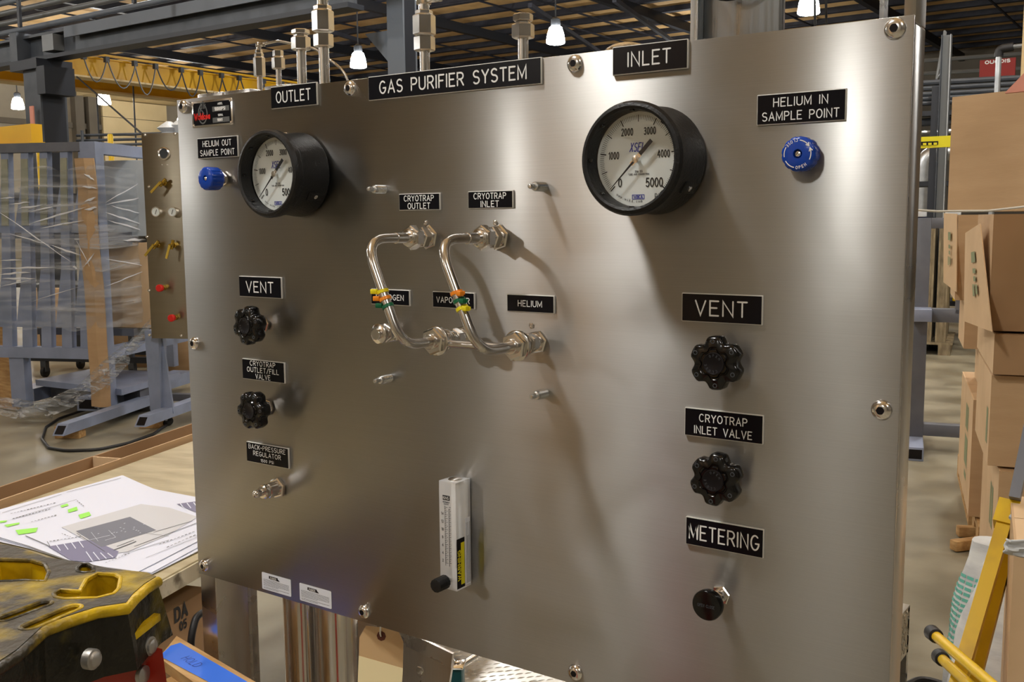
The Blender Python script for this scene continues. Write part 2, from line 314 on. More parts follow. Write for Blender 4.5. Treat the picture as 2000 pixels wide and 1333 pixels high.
def stroke(g, pts, o, u, v, n, t, lift):
    """pts in metres on the (u,v) plane; one mitred ribbon, each stroke a hair above the last"""
    t = t*1.13; _SN[0] += 1; lift = lift+.0001+(_SN[0]%6)*.00002
    q = []
    for a, b in pts:
        p = V((a,b))
        if not q or (p-q[-1]).length > 1e-6: q.append(p)
    o,u,v,n = V(o),V(u),V(v),V(n)
    if len(q) < 2: return
    closed = len(q) > 3 and (q[0]-q[-1]).length < 1e-5
    if closed: q.pop()
    N = len(q); L_, R_ = [], []
    for i in range(N):
        d0 = (q[i]-q[i-1]).normalized() if (i or closed) else (q[1]-q[0]).normalized()
        d1 = (q[(i+1)%N]-q[i]).normalized() if (i < N-1 or closed) else d0
        m = d0+d1
        if m.length < .35: m = V((-d0.y,d0.x)) if False else d1*.35 + m
        m.normalize(); x = V((-m.y,m.x)); k = t/2/max(.45, x.dot(V((-d0.y,d0.x)))) if abs(x.dot(V((-d0.y,d0.x)))) > .2 else t/2
        L_.append(q[i]+x*k); R_.append(q[i]-x*k)
    P = lambda p: g.pv(o+u*p.x+v*p.y+n*lift)
    A = [P(p) for p in L_]; B = [P(p) for p in R_]
    for i in range(N if closed else N-1): g._f((A[i],B[i],B[(i+1)%N],A[(i+1)%N]))
    if not closed:
        d = (q[1]-q[0]).normalized(); x = V((-d.y,d.x)); g._f((P(q[0]-d*t*.45+x*t*.22),P(q[0]-d*t*.45-x*t*.22),B[0],A[0]))
        d = (q[-1]-q[-2]).normalized(); x = V((-d.y,d.x)); g._f((A[-1],B[-1],P(q[-1]+d*t*.45-x*t*.22),P(q[-1]+d*t*.45+x*t*.22)))
def width(s, h, tr, sx): return sum(FONT[c][0]*h*sx for c in s) + tr*h*(len(s)-1)
def text(g, s, o, h, t, tr=.28, sx=1, u=(1,0,0), v=(0,0,1), n=(0,-1,0), lift=.0002, slant=0, width_to=None):
    """centred on o"""
    o,u,v,n = V(o),V(u).normalized(),V(v).normalized(),V(n).normalized()
    if width_to:
        g0 = sum(FONT[c][0] for c in s)*h; k = width_to/(g0+tr*h*(len(s)-1)); sx = k; tr = tr*k
    x = -width(s,h,tr,sx)/2
    for c in s:
        wd, st = FONT[c]
        for pl in st: stroke(g, [(x+px*h*sx+slant*py*h, (py-.5)*h) for px,py in pl], o,u,v,n,t,lift)
        x += wd*h*sx + tr*h
    return g
# ------------------------------------------------------------ hall shell
def shell():
    FX0,FX1,FY0,FY1,H = -44,12,-16,46,8.6
    G().b2((FX0,FY0,-.1),(FX1,FY1,0)).build('floor','concrete',kind='structure')
    ce = G().b2((FX0,FY0,H),(FX1,FY1,H+.1)).build('ceiling','ceil',kind='structure')
    for nm,a,b,m in (('wall_far',(FX0,FY1,0),(FX1,FY1+.2,H),'wallgrey'),('wall_left',(FX0-.2,FY0,0),(FX0,FY1,H),'beige'),('wall_right',(FX1,FY0,0),(FX1+.2,FY1,H),'wallgrey'),('wall_near',(FX0,FY0-.2,0),(FX1,FY0,H),'beige')):
        G().b2(a,b).build(nm,m,kind='structure')
    y = FY0+1; 
    me = None
    while y < FY1:                                   # purlins run across the hall, one mesh shared
        if me is None:
            g = G(); g.b2((FX0,-.06,-.17),(FX1,.06,0)); g.b2((FX0,-.12,-.19),(FX1,.12,-.16)); o = g.build('purlin','purlin',ce,smooth=False); me = o
        else: o = me.copy(); COL.objects.link(o); o.parent = ce
        o.location = (0,y,H); y += 1.75
    me = None
    for x in (-40,-33.6,-27.2,-20.8,-14.4,-8,-1.6,4.8):
        if me is None:
            g = G(); g.b2((-.10,FY0,-.5),(.10,FY1,-.19)); o = g.build('girder','darkblue',ce,smooth=False); me = o
        else: o = me.copy(); COL.objects.link(o); o.parent = ce
        o.location = (x,0,H)
    # sag rods between purlins, thin, running along the hall
    me = None
    for x in (-36,-30,-24,-18,-16.5,-11,-5):
        if me is None:
            g = G(); g.b2((-.03,FY0,-.24),(.03,FY1,-.19)); o = g.build('sag_rod','purlin',ce,smooth=False); me = o
        else: o = me.copy(); COL.objects.link(o); o.parent = ce
        o.location = (x,0,H)
shell()
# left wall: bands, pilasters and a sectional door far away
G().b2((-44,-16,2.55),(-43.9,46,3.0)).build('trim_1','navy',kind='structure')
G().b2((-44,-16,6.1),(-43.8,46,6.35)).build('trim_2','wallgrey',kind='structure')
for i,yy in enumerate((27.4,28.1,)):
    G().b2((-44,yy,0),(-43.6,yy+.45,7.9)).build('trim_%d'%(3+i),'wallgrey',kind='structure')
dd = thing('sectional_door','cream sectional overhead door in the far left wall below the yellow crane','door',(-43.7,30.6,0))
for k in range(9):
    G().b2((-43.85,28.9,.05+k*.84),(-43.7,32.6,.05+k*.84+.81)).build('door_panel','cream',dd,smooth=False)
g = G(); g.lathe((-43.7,31.6,3.2),(1,0,0),[(.3,0),(.3,.05)],16); g.build('door_window','dark',dd)
G().b2((-44,27.5,7.62),(-41.8,33.2,8.45),).build('door_hood','cream',dd,smooth=False)
# ------------------------------------------------------------ high bay lamps
def make_lamp():
    t = thing('high_bay_lamp','white glowing high bay lamp','lamp',(0,0,6.2))
    g = G(); g.lathe((0,0,6.0),(0,0,1),[(.20,-.02),(.235,.0),(.235,.06),(.21,.22),(.16,.38),(.1,.42)],20); g.build('refractor','lamp',t)
    g = G(); g.lathe((0,0,6.42),(0,0,1),[(.12,0),(.12,.16),(.07,.2),(.03,.22)],14); g.build('ballast_housing','dark',t)
    G().cyl((0,0,6.6),(0,0,8.72),.02,8).build('hanger_rod','dark',t)
    return t
L0 = make_lamp(); first = True
seen = {(-6.2,21.3):'brightest high bay lamp, hanging just above the right half of the panel top edge',(-12.6,21.1):'glowing bell shaped high bay lamp between the cap fitting and the INLET sign'.replace('INLET sign','inlet sign'),
        (-19.0,20.7):'glowing high bay lamp left of the grey column behind the panel',(-31.7,21.0):'small glowing high bay lamp under the yellow crane girder',(-37.0,20.8):'farthest glowing high bay lamp, left of the dark column'}
low = {(-31.7,21.0):6.02,(-19.0,20.7):6.14,(-6.2,21.3):6.2}
hidden = [((-19,-3.4),'far behind the photographer to the left'),((-28,-8),'farthest to the left behind the photographer'),((1.5,-12),'straight behind the photographer'),((6.4,-3.4),'to the right behind the photographer'),((-8.2,-14),'added to fill the dark panel centre, behind the photographer near the back wall'),((-13.4,3.2),'over the aisle left of the steel rack'),((-22,2.6),'over the far left aisle'),((5.5,5.5),'over the cardboard stack'),((.2,5.5),'added over the grey frame to brighten floor and boxes'),((-6.2,5.2),'added over the second instrument stand to brighten the floor'),((.2,9.5),'over the upright pallets'),((-6.2,9.0),'over the floor behind the rack'),((-12.6,9.0),'beyond the steel rack'),((-27,9),'left of the crane girders'),((-36,8),'near the left wall'),((6.4,14),'near the right wall'),((-38.5,29.5),'added to brighten the sectional door, hidden by the panel'),((-14,33),'at the far wall, hidden by the panel'),((-38,14),'near the left wall, hidden by the column')]  # some unseen lamps here are added to brighten the panel, floor, boxes and door
hd = dict(hidden)
for s in list(seen)+[h[0] for h in hidden]:
    t = L0 if first else clone(L0); first = False
    t.location = (s[0],s[1],low.get(s,6.2)); t['group'] = 'high bay lamps under the roof'
    t['label'] = seen.get(s) or 'high bay lamp '+hd[s]
t = clone(L0); t.location = (-.54,-1.5,4.9); t['label'] = 'low hung high bay lamp above and behind the photographer'; t['group'] = 'high bay lamps under the roof'
o = G().cyl((0,0,8.5),(0,0,10.3),.012,6).build('drop_rod','dark',t)
# ------------------------------------------------------------ the panel
X0,X1,Z0,Z1 = -.0188,1.2195,.9316,1.792
panel = thing('control_panel','large brushed stainless steel control panel filling the picture','panel',(.6,.05,0))
g = G(); g.b2((X0,0,Z0),(X1,.0035,Z1),bev=.0008); g.build('panel_sheet','panel',panel)
g = G(); g.b2((X1-.004,.0036,Z0),(X1-.0005,.03,Z1)); g.build('return_flange','side',panel)
bx = (.0,.3985,.7985,1.2)
for x,z in [(b,1.7794) for b in bx]+[(b,.95) for b in bx]+[(0,1.363),(1.2,1.363)]:
    g = G(); g.lathe((x,0,z),(0,-1,0),[(.0118,0),(.0118,.0008),(.0112,.0025),(.0095,.0045),(.0068,.006),(.0045,.0063),(.0045,.0035),(.001,.0034)],20,caps=(1,1)); b = g.build('bolt','bolt',panel)
    g = G(); g.lathe((x,-.0036,z),(0,-1,0),[(.0045,0),(.0047,.0029),(.0001,.0029)],6); g.build('hex_socket','socket',b,smooth=False)
for x in (.03,.1,.2,):
    G().b2((x,.006,1.785),(x+.065,.05,1.7985),bev=.001).build('mounting_tab','side',panel)
g = G(); g.lathe((.858,.03,1.79),(0,0,1),[(.03,0),(.028,.006),(.02,.011),(.008,.014)],20); g.build('plug_cap','steel',panel)
# stainless frame behind
fr = panel
g = G(); g.b2((-.021,.0045,0),(.022,.094,1.77),bev=.003); g.build('leg','frame',fr)
g = G(); g.b2((1.176,.005,0),(1.2195,.052,1.785),bev=.003); g.build('leg','frame',fr); G().b2((1.207,.006,1.785),(1.2195,.050,2.6),bev=.001).build('leg_extension','frame',fr)
g = G(); g.b2((.0222,.0785,.05),(.030,.094,1.7)); g.build('leg_flange','side',fr)
g = G(); g.b2((.022,.05,1.70),(1.176,.09,1.74),bev=.002); g.build('crossbar','frame',fr)
g = G(); g.b2((.022,.05,1.0),(1.176,.09,1.04),bev=.002); g.build('crossbar','frame',fr)
g = G(); g.b2((.022,.5,.18),(1.2,.54,.22),bev=.002); g.b2((-.02,.094,.18),(.022,.54,.22)); g.b2((1.18,.05,.18),(1.22,.54,.22)); g.build('base_rail','frame',fr)
g = G(); g.b2((.936,.052,1.5),(.946,.09,2.7)); g.b2((.946,.07,1.5),(1.045,.09,2.7),bev=.001); g.build('duct','duct',fr)
G().b2((1.10,.3,1.5),(1.106,.32,2.6)).build('strut','side',fr)
# engraved signs ------------------------------------------------
def sign(lines, cx, cz, w, h, th, lab, t=.0012, bev_core=.0011, widths=None):
    o = thing('sign', lab, 'sign', (cx,0,cz))
    g = G(); g.b2((cx-w/2,-.0036,cz-h/2),(cx+w/2,0,cz+h/2),bev=.0007); g.build('white_core','signcore',o)
    g = G(); g.b2((cx-w/2+bev_core,-.0042,cz-h/2+bev_core),(cx+w/2-bev_core,-.0034,cz+h/2-bev_core)); g.build('black_face','sign',o,smooth=False)
    g = G()
    for i,(s,dz) in enumerate(lines):
        hh = th if not isinstance(th,(list,tuple)) else th[i]
        text(g, s, (cx,-.0042,cz+dz), hh, t if not isinstance(t,(list,tuple)) else t[i], width_to=widths[i] if widths else None)
    g.build('lettering','ink',o,smooth=False)
    return o
sign([('OUTLET',0)],.2778,1.7771,.1042,.035,.0165,'black engraved sign reading OUTLET at the top left of the panel',.0019,widths=[.077])
sign([('GAS PURIFIER SYSTEM',0)],.5931,1.7752,.3096,.0350,.0172,'long black engraved sign reading GAS PURIFIER SYSTEM on the panel top edge',.0021,widths=[.262])
sign([('INLET',0)],.9074,1.7765,.1037,.0352,.0165,'black engraved sign reading INLET on the panel top edge right of centre',.0018,widths=[.058])
sign([('HELIUM IN',.0075),('SAMPLE POINT',-.0082)],1.0994,1.703,.1033,.0351,.0093,'black engraved sign reading HELIUM IN SAMPLE POINT above the right blue knob',.0011,widths=[.0625,.0885])
sign([('HELIUM OUT',.0072),('SAMPLE POINT',-.0082)],.0888,1.7051,.1037,.0350,.0092,'black engraved sign reading HELIUM OUT SAMPLE POINT above the left blue knob',.0011,widths=[.073,.088])
sign([('CRYOTRAP',.0052),('OUTLET',-.0058)],.5332,1.6059,.0777,.0246,.0078,'small black engraved sign reading CRYOTRAP OUTLET over the left bent tube',.0011,widths=[.056,.042])
sign([('CRYOTRAP',.0052),('INLET',-.0058)],.6618,1.6068,.0772,.0246,.0078,'small black engraved sign reading CRYOTRAP INLET over the right bent tube',.0011,widths=[.055,.0305])
sign([('VENT',0)],.1826,1.4698,.1042,.0353,.0172,'black engraved sign reading VENT on the left side of the panel',.0019,widths=[.066])
sign([('CRYOTRAP',.0112),('OUTLET/FILL',.0002),('VALVE',-.0108)],.1825,1.3279,.1045,.0355,.0078,'black engraved sign reading CRYOTRAP OUTLET/FILL VALVE above the lower left black knob',.001,widths=[.062,.078,.036])
sign([('BACK-PRESSURE',.0105),('REGULATOR',-.0005),('1500 PSI',-.0115)],.1850,1.1825,.1050,.0355,[.0074,.0074,.0045],'black engraved sign reading BACK-PRESSURE REGULATOR at lower left',[.0009,.0009,.0007],widths=[.091,.068,.032])
sign([('VENT',0)],1.0075,1.4692,.1046,.0357,.0178,'black engraved sign reading VENT on the right side of the panel',.0018,widths=[.0665])
sign([('CRYOTRAP',.0068),('INLET VALVE',-.0085)],1.0125,1.3251,.1030,.0360,.0092,'black engraved sign reading CRYOTRAP INLET VALVE at the right',.0011,widths=[.062,.075])
sign([('METERING',0)],1.0159,1.1843,.1032,.0365,.0180,'black engraved sign reading METERING at the lower right',.0018,widths=[.092])
sign([('NITROGEN',0)],.4724,1.4634,.0774,.0240,.0078,'small black engraved sign reading NITROGEN behind the left bent tube',.0010,widths=[.055])
sign([('VAPORIZER',0)],.5939,1.4636,.0767,.0240,.0078,'small black engraved sign reading VAPORIZER partly hidden by the right bent tube',.0010,widths=[.060])
sign([('HELIUM',0)],.7280,1.464,.0779,.0245,.0078,'small black engraved sign reading HELIUM right of the bent tubes',.0010,widths=[.039])
# maker's plate -------------------------------------------------
o = thing('name_plate','small rating plate with red script and grey emblem, top left on the panel','plate',(.0753,0,1.7636))
cx,cz,w_,h_ = .0753,1.7636,.1056,.0446
G().b2((cx-w_/2,-.001,cz-h_/2),(cx+w_/2,0,cz+h_/2),bev=.0003).build('aluminium_plate','bolt',o)
G().b2((cx-w_/2+.004,-.0013,cz-h_/2+.0035),(cx+w_/2-.004,-.0009,cz+h_/2-.0035)).build('black_field','sign',o,smooth=False)
for i in (-1,1):
    for j in (-1,1):
        g = G(); g.lathe((cx+i*(w_/2-.004),-.001,cz+j*(h_/2-.004)),(0,-1,0),[(.003,0),(.0026,.0012),(.0012,.0019)],10); g.build('rivet','bolt',o)
g = G(); ex,ez = cx-.024,cz
for a0,a1,r1,r2 in ((100,330,.011,.016),(-20,60,.012,.016),(120,300,.007,.010)):
    stroke(g,arc(ex,ez,r1,a0,a1,14,r2),(0,-.0014,0),V((1,0,0)),V((0,0,1)),V((0,-1,0)),.0022,0)
for k,(a,b) in enumerate(((-.004,.019),(0,.021),(.004,.019),(.007,.016))): stroke(g,[(ex+a-.002,ez+.009),(ex+a+.001,ez+b)],(0,-.0014,0),V((1,0,0)),V((0,0,1)),V((0,-1,0)),.0016,0)
stroke(g,[(ex-.002,ez+.006),(ex+.003,ez+.001),(ex-.001,ez-.006)],(0,-.0014,0),V((1,0,0)),V((0,0,1)),V((0,-1,0)),.002,0)
g.build('emblem','conduit',o,smooth=False)
g = G(); text(g,'Weldcoa',(ex-.001,-.0017,cz-.004),.0092,.0022,tr=.3,width_to=.040); g.build('red_script','red',o,smooth=False)
g = G()
for dz in (.006,-.0125): g.b2((cx+.002,-.0016,cz+dz-.0042),(cx+.045,-.0012,cz+dz+.0042))
g.build('number_fields','conduit',o,smooth=False)
g = G(); text(g,'MODEL',(cx+.023,-.0015,cz+.0145),.003,.0006); text(g,'SERIAL',(cx+.023,-.0015,cz-.0045),.003,.0006); text(g,'10000PSI',(cx+.022,-.0017,cz+.006),.005,.0012); text(g,'10001',(cx+.021,-.0017,cz-.0125),.004,.001); g.build('small_print','ink',o,smooth=False)
# paper stickers -------------------------------------------------
for k,(cx,cz,w_,h_,lab) in enumerate(((.1920,.9535,.0728,.0305,'white label sticker with fine print on the panel bottom edge, the left one'),(.2872,.9528,.0750,.0305,'white label sticker with fine print on the panel bottom edge, the right one'))):
    o = thing('sticker',lab,'sticker',(cx,0,cz),0,'stickers on the bottom edge')
    pl = []
    for (sx,sy,a) in ((1,1,0),(-1,1,90),(-1,-1,180),(1,-1,270)): pl += [(sx*(w_/2-.002)+.002*cos(RD(a+q)), sy*(h_/2-.002)+.002*sin(RD(a+q))) for q in (0,30,60,90)]
    G().prism(pl,(cx,0,cz),(1,0,0),(0,0,1),(0,-.0003,0)).build('label_paper','sticker',o,smooth=False)
    g = G(); g.b2((cx-.018,-.0006,cz+.0068),(cx+.004,-.0003,cz+.0115)); g.prism([(-.012,-.0015),(.012,-.0015),(.008,.0015),(-.008,.0015)],(cx-.003,-.0003,cz+.0075),(1,0,0),(0,0,1),(0,-.0003,0)); g.build('logo_block','socket',o,smooth=False)
    g = G(); text(g,'Parker',(cx-.006,-.0007,cz+.0082),.0045,.0009,width_to=.016) if False else text(g,'PARKER',(cx-.0065,-.0007,cz+.0086),.0036,.0005,width_to=.015); g.build('logo_letters','ink',o,smooth=False)
    g = G(); random.seed(4+k)
    for i in range(8):
        z = cz+.0032-i*.0021 - (.001 if i > 5 else 0); x = cx-w_/2+.004; xe = cx+w_/2-.005 if i not in (5,7) else cx+.005
        while x < xe:
            l = random.uniform(.0015,.005); g.b2((x,-.0005,z-.00028),(min(x+l,xe),-.0003,z+.00028)); x += l+.0007
    g.build('fine_print','dialgrey',o,smooth=False)
# ------------------------------------------------------------ pressure gauges
def make_gauge():
    o = thing('pressure_gauge','x','gauge',(0,0,0)); R = .0675
    g = G(); g.lathe((0,0,0),(0,-1,0),[(.064,0),(.0665,.004),(.066,.012),(.0635,.03),(.0640,.055),(R,.060),(R+.0005,.069),(R-.002,.0735),(R-.006,.075),(R-.009,.0735),(.0575,.064),(.0565,.054)],56,caps=(1,0)); g.build('case','blackmat',o,sharp=30)
    g = G(); g.lathe((0,-.049,0),(0,-1,0),[(.0568,0),(.0568,.002)],48); g.build('dial','dial',o,sharp=30)
    for k in range(8):
        g = G(); a = RD(22.5+45*k+22.5); c = V((cos(a)*.0595,-.0665,sin(a)*.0595)); rt = Matrix.Rotation(-a,3,'Y')
        g.box(c,(.007,.006,.0045),R=rt,bev=.0006); g.build('bezel_tab','black',o)
    DY = -.0511
    g = G()
    for k in range(101):
        a = RD(225-2.7*k); L = .0052 if k%10 else .0075; t = .0004 if k%10 else .0009
        if k%10 == 5: L = .006; 
        if k%20==0: t = .0012
        r = .0525; stroke(g,[(cos(a)*r,sin(a)*r),(cos(a)*(r-L),sin(a)*(r-L))],(0,DY,0),V((1,0,0)),V((0,0,1)),V((0,-1,0)),t,.0001)
    text(g,'0',(-.0245,DY,-.0275),.0098,.0012,sx=.8); text(g,'1000',(-.0335,DY,.0055),.0082,.001,tr=.2,sx=.62)
    text(g,'2000',(-.0150,DY,.0330),.0082,.001,tr=.2,sx=.62); text(g,'3000',(.0155,DY,.0330),.0082,.001,tr=.2,sx=.62); text(g,'4000',(.034,DY,.0055),.0082,.001,tr=.2,sx=.62)
    text(g,'5000',(.0220,DY,-.0280),.0100,.0013,tr=.2,sx=.78)
    g.build('scale','dialink',o,smooth=False)
    g = G(); text(g,'psi',(.0275,DY,-.042),.0065,.0007); text(g,'316 SS',(.001,DY,-.0145),.0024,.0005); text(g,'TUBE AND CONNECTION',(.001,DY,-.0178),.0018,.0004)
    for i,c in enumerate('www.wika.com'):
        a = RD(236+3.6*i); text(g,c,(cos(a)*.050,DY,sin(a)*.050),.0032,.00045,u=(-sin(a),0,cos(a)),v=(-cos(a),0,-sin(a)))
    g.build('small_print','dialgrey',o,smooth=False)
    g = G(); text(g,'XSEL',(-.002,DY,.0145),.0100,.0011,tr=.18,sx=.62,slant=.2)
    for pl in ([(-.0075,-.0475),(.0085,-.0475),(.0085,-.0425),(-.0075,-.0425),(-.0075,-.0475)],): stroke(g,pl,(0,DY,0),V((1,0,0)),V((0,0,1)),V((0,-1,0)),.0007,.0001)
    text(g,'WIKA',(.0005,DY,-.045),.0032,.0008,tr=.3,width_to=.012); g.build('blue_logo','dialblue',o,smooth=False)
    # pointer
    a = RD(225.5); d = V((cos(a),0,sin(a))); p = V((-sin(a),0,cos(a)))
    g = G(); y = V((0,-.0575,0)); o1 = y-d*.028; 
    g.prism([(0,-.0003),(0,.0003),(.05,.0014),(.05,-.0014)],y+d*.050,-d,p,(0,-.0006,0)); g.prism([(.008,-.0025),(.008,.0025),(.030,.0025),(.030,-.0025)],y,-d,p,(0,-.0006,0)); pt = g.build('pointer','dialink',o,smooth=False)
    g = G(); g.lathe((0,-.051,0),(0,-1,0),[(.0022,0),(.0022,.005),(.0046,.0052),(.0046,.0078),(.002,.0082)],20); g.prism([(-.009,-.0028),(-.009,.0028),(.009,.0028),(.009,-.0028)],y+V((0,.0004,0)),-d,p,(0,-.0004,0)); g.build('hub','steel',pt)
    g = G(); g.lathe((0,-.0605,0),(0,-1,0),[(.0571,0),(.0571,.0016)],48,caps=(1,1)); g.build('window','glass',o,sharp=30)
    # side ear with screw
    a = RD(-33); c = V((cos(a)*.0635,-.022,sin(a)*.0635))
    g = G(); g.box(c-V((cos(a),0,sin(a)))*.003,(.011,.034,.016),R=Matrix.Rotation(-a,3,'Y'),bev=.002); g.build('vent_boss','blackmat',o)
    g = G(); g.lathe(c+V((cos(a)*.0022,-.002,sin(a)*.0022)),(cos(a),0,sin(a)),[(.0035,0),(.0035,.0015),(.0015,.002),(.0014,.0008)],14); g.build('screw','bolt',o)
    g = G(); g.lathe((0,-.03,.0635),(0,0,1),[(.004,0),(.0035,.0015),(.002,.002)],12); g.build('screw','bolt',o)
    return o
gr_ = make_gauge(); gr_.location = (.918,0,1.650); gr_['label'] = 'round black cased pressure gauge with white dial, the nearer one at upper right'
gl_ = clone(gr_); gl_.location = (.2858,0,1.6525); gl_['label'] = 'round black cased pressure gauge with white dial, the farther one at upper left'
for t in (gr_,gl_): t['group'] = 'pressure gauges'
# ------------------------------------------------------------ star knob valves
def make_valve():
    o = thing('valve','x','valve',(0,0,0))
    n = 72; R = .0325
    def prof(r, sc): 
        out = []
        for i in range(n):
            th = 2*pi*i/n; k = (th/(2*pi/6)) % 1; dlt = min(k,1-k)/.5           # 0 at lobe centre, 1 in the valley
            rr = R*(1-.20*max(0,(dlt-.45)/.55)**1.1 if dlt > .45 else 1)
            if dlt > .45: rr = R*(1 - .19*math.sin(min(1,(dlt-.45)/.55)*pi/2))
            out.append((cos(th+RD(30))*rr*sc, sin(th+RD(30))*rr*sc))
        return out
    g = G(); g.rings([[V((x,-y0,z)) for x,z in prof(R,s_)] for s_,y0 in ((.90,.022),(.98,.0235),(1,.026),(1,.038),(.97,.0405),(.9,.042),(.62,.0425),(.58,.041),(.55,.041),(.50,.043))]); kb = g.build('hand_knob','black',o,sharp=50)
    for k in range(6):
        g = G(); a = RD(30+60*k); g.lathe((cos(a)*.0265,-.0424,sin(a)*.0265),(0,-1,0),[(.0028,-.002),(.0028,.0002),(.0019,.0003),(.0019,-.0015)],12,caps=(0,1)); g.build('lobe_hole','dark',kb)
    g = G(); g.lathe((0,-.0425,0),(0,-1,0),[(.0135,0),(.0135,.0015),(.0125,.0018),(.0115,.0012),(.0001,.0012)],28); g.build('centre_cap','socket',kb)
    g = G()
    for a0,wd in ((60,'OPEN'),(240,'CLOSE')):
        for i,c in enumerate(wd):
            a = RD(a0+52-26*i); text(g,c,(cos(a)*.0098,-.0438,sin(a)*.0098),.0026,.0004,u=(sin(a),0,-cos(a)),v=(cos(a),0,sin(a)))
    g.build('cap_lettering','dark',kb,smooth=False)
    g = G(); g.lathe((0,0,0),(0,-1,0),[(.0095,0),(.0095,.009),(.0075,.0095),(.0075,.024)],20); g.build('bonnet','steel',o)
    g = G(); g.hexnut((0,-.0005,0),(0,-1,0),.0145,.006,ph=.3); g.build('panel_nut','steel',o,smooth=False)
    return o
v0 = make_valve(); vs = [(.1868,1.4080,'black star knob valve under the left VENT sign','VENT'),(.1890,1.2655,'black star knob valve under the CRYOTRAP OUTLET/FILL VALVE sign',''),(1.0158,1.4070,'black star knob valve under the right VENT sign',''),(1.0175,1.2650,'black star knob valve between the CRYOTRAP INLET VALVE and METERING signs','')]
for i,(x,z,l,_) in enumerate(vs):
    t = v0 if i == 0 else clone(v0); t.matrix_basis = Matrix.Translation((x,0,z)) @ Matrix.Rotation(RD((12,25,-4,6)[i]),4,'Y'); t['label'] = l; t['group'] = 'star knob valves'
    if i > 1: t.scale = (1,1,1)
# metering valve, round knob
o = thing('metering_valve','small round black knob valve on a chrome stem below the METERING sign','valve',(1.0125,0,1.108)); c = V((1.0125,0,1.108))
g = G(); g.lathe(c-V((0,.034,0)),(0,-1,0),[(.015,0),(.0188,.002),(.0192,.010),(.018,.012),(.0165,.0125),(.0001,.0115)],36); g.build('round_knob','black',o)
g = G(); text(g,'OPEN CLOSE',c-V((0,.0462,0)),.0035,.0005,width_to=.022); g.build('knob_lettering','dark',o,smooth=False)
g = G(); g.lathe(c,(0,-1,0),[(.0085,0),(.0085,.012),(.006,.013),(.006,.036)],20); g.build('stem','steel',o)
g = G(); g.hexnut(c,(0,-1,0),.013,.005,ph=.2); g.hexnut(c-V((0,.016,0)),(0,-1,0),.0095,.009,ph=.5); g.build('packing_nut','steel',o,smooth=False)
# blue sample knobs
def blue(cx,cz,lab,printed,L=.036):
    o = thing('sample_valve',lab,'valve',(cx,0,cz),0,'blue sample point knobs'); c = V((cx,0,cz)); g = G(); n = 72; Rr = .0195
    def ring(rad,y): return [c+V((cos(2*pi*i/n)*(rad-.0007*(i%6<2)),-y,sin(2*pi*i/n)*(rad-.0007*(i%6<2)))) for i in range(n)]
    g.rings([ring(.015,.014),ring(Rr-.001,.0145),ring(Rr,.017),ring(Rr,L-.003),ring(Rr-.001,L-.001),[c+V((cos(2*pi*i/n)*(Rr-.003),-L,sin(2*pi*i/n)*(Rr-.003))) for i in range(n)],[c+V((cos(2*pi*i/n)*.0052,-L,sin(2*pi*i/n)*.0052)) for i in range(n)],[c+V((cos(2*pi*i/n)*.0048,-L+.004,sin(2*pi*i/n)*.0048)) for i in range(n)]]); kb = g.build('blue_knob','blue',o,sharp=40)
    g = G(); g.lathe(c-V((0,L-.004,0)),(0,-1,0),[(.0042,0),(.0042,.001),(.003,.003),(.0014,.0034),(.0013,.001)],16); g.build('centre_screw','bolt',kb)
    if printed:
        g = G(); q = (c,V((1,0,0)),V((0,0,1)),V((0,-1,0)))
        def ar(a0,a1,head):
            P = arc(0,0,.0152,a0,a1,10); stroke(g,P,c-V((0,L,0)),*q[1:],.0009,.0002)
            if head:
                a = RD(a1); e = V((cos(a),sin(a)))*.0152; t = V((-sin(a),cos(a)))*(1 if a1 > a0 else -1); r = V((cos(a),sin(a)))
                stroke(g,[tuple(e-t*.0018+r*.0018),tuple(e+t*.0012),tuple(e-t*.0018-r*.0018)],c-V((0,L,0)),*q[1:],.001,.0002)
        ar(80,38,1); ar(150,190,0); ar(-25,18,1); ar(210,255,0)
        for i,ch in enumerate('CLOSE'): a = RD(94+12*i); text(g,ch,c+V((cos(a)*.0150,-L,sin(a)*.0150)),.003,.0005,u=(-sin(a),0,cos(a)),v=(-cos(a),0,-sin(a)))
        for i,ch in enumerate('OPEN'): a = RD(268+13*i); text(g,ch,c+V((cos(a)*.0150,-L,sin(a)*.0150)),.003,.0005,u=(-sin(a),0,cos(a)),v=(-cos(a),0,-sin(a)))
        g.build('face_print','ink',kb,smooth=False)
    g = G(); g.lathe(c,(0,-1,0),[(.0075,0),(.0075,.011),(.006,.012),(.006,.0148)],18); g.build('stem','steel',o)
    g = G(); g.hexnut(c,(0,-1,0),.0125,.005,ph=.4); g.hexnut(c-V((0,.0075,0)),(0,-1,0),.0098,.005,ph=.1); g.build('hex_nut','steel',o,smooth=False)
    return o
blue(1.1088,1.649,'round blue knob with white open and close arrows under the right sample point sign',True)
blue(.0985,1.6515,'round blue knob beside the left gauge under the left sample point sign',False,.040)
# back pressure regulator stub
c = V((.2075,0,1.128)); o = thing('regulator_stub','stubby stainless regulator fitting with domed tip under the back-pressure sign','fitting',c)
g = G(); g.hexnut(c,(0,-1,0),.0185,.008,ph=.35); g.build('hex_nut','steel',o,smooth=False)
g = G(); g.lathe(c,(0,-1,0),[(.0125,.008),(.0125,.026),(.0115,.027),(.0115,.029),(.0122,.030),(.0122,.036),(.0105,.038),(.006,.0385)],22); g.build('body','steel',o)
g = G(); g.lathe(c,(0,-1,0),[(.006,.0385),(.006,.047),(.0068,.0475),(.0068,.051),(.004,.055),(.001,.056)],16); g.build('tip','steel',o)
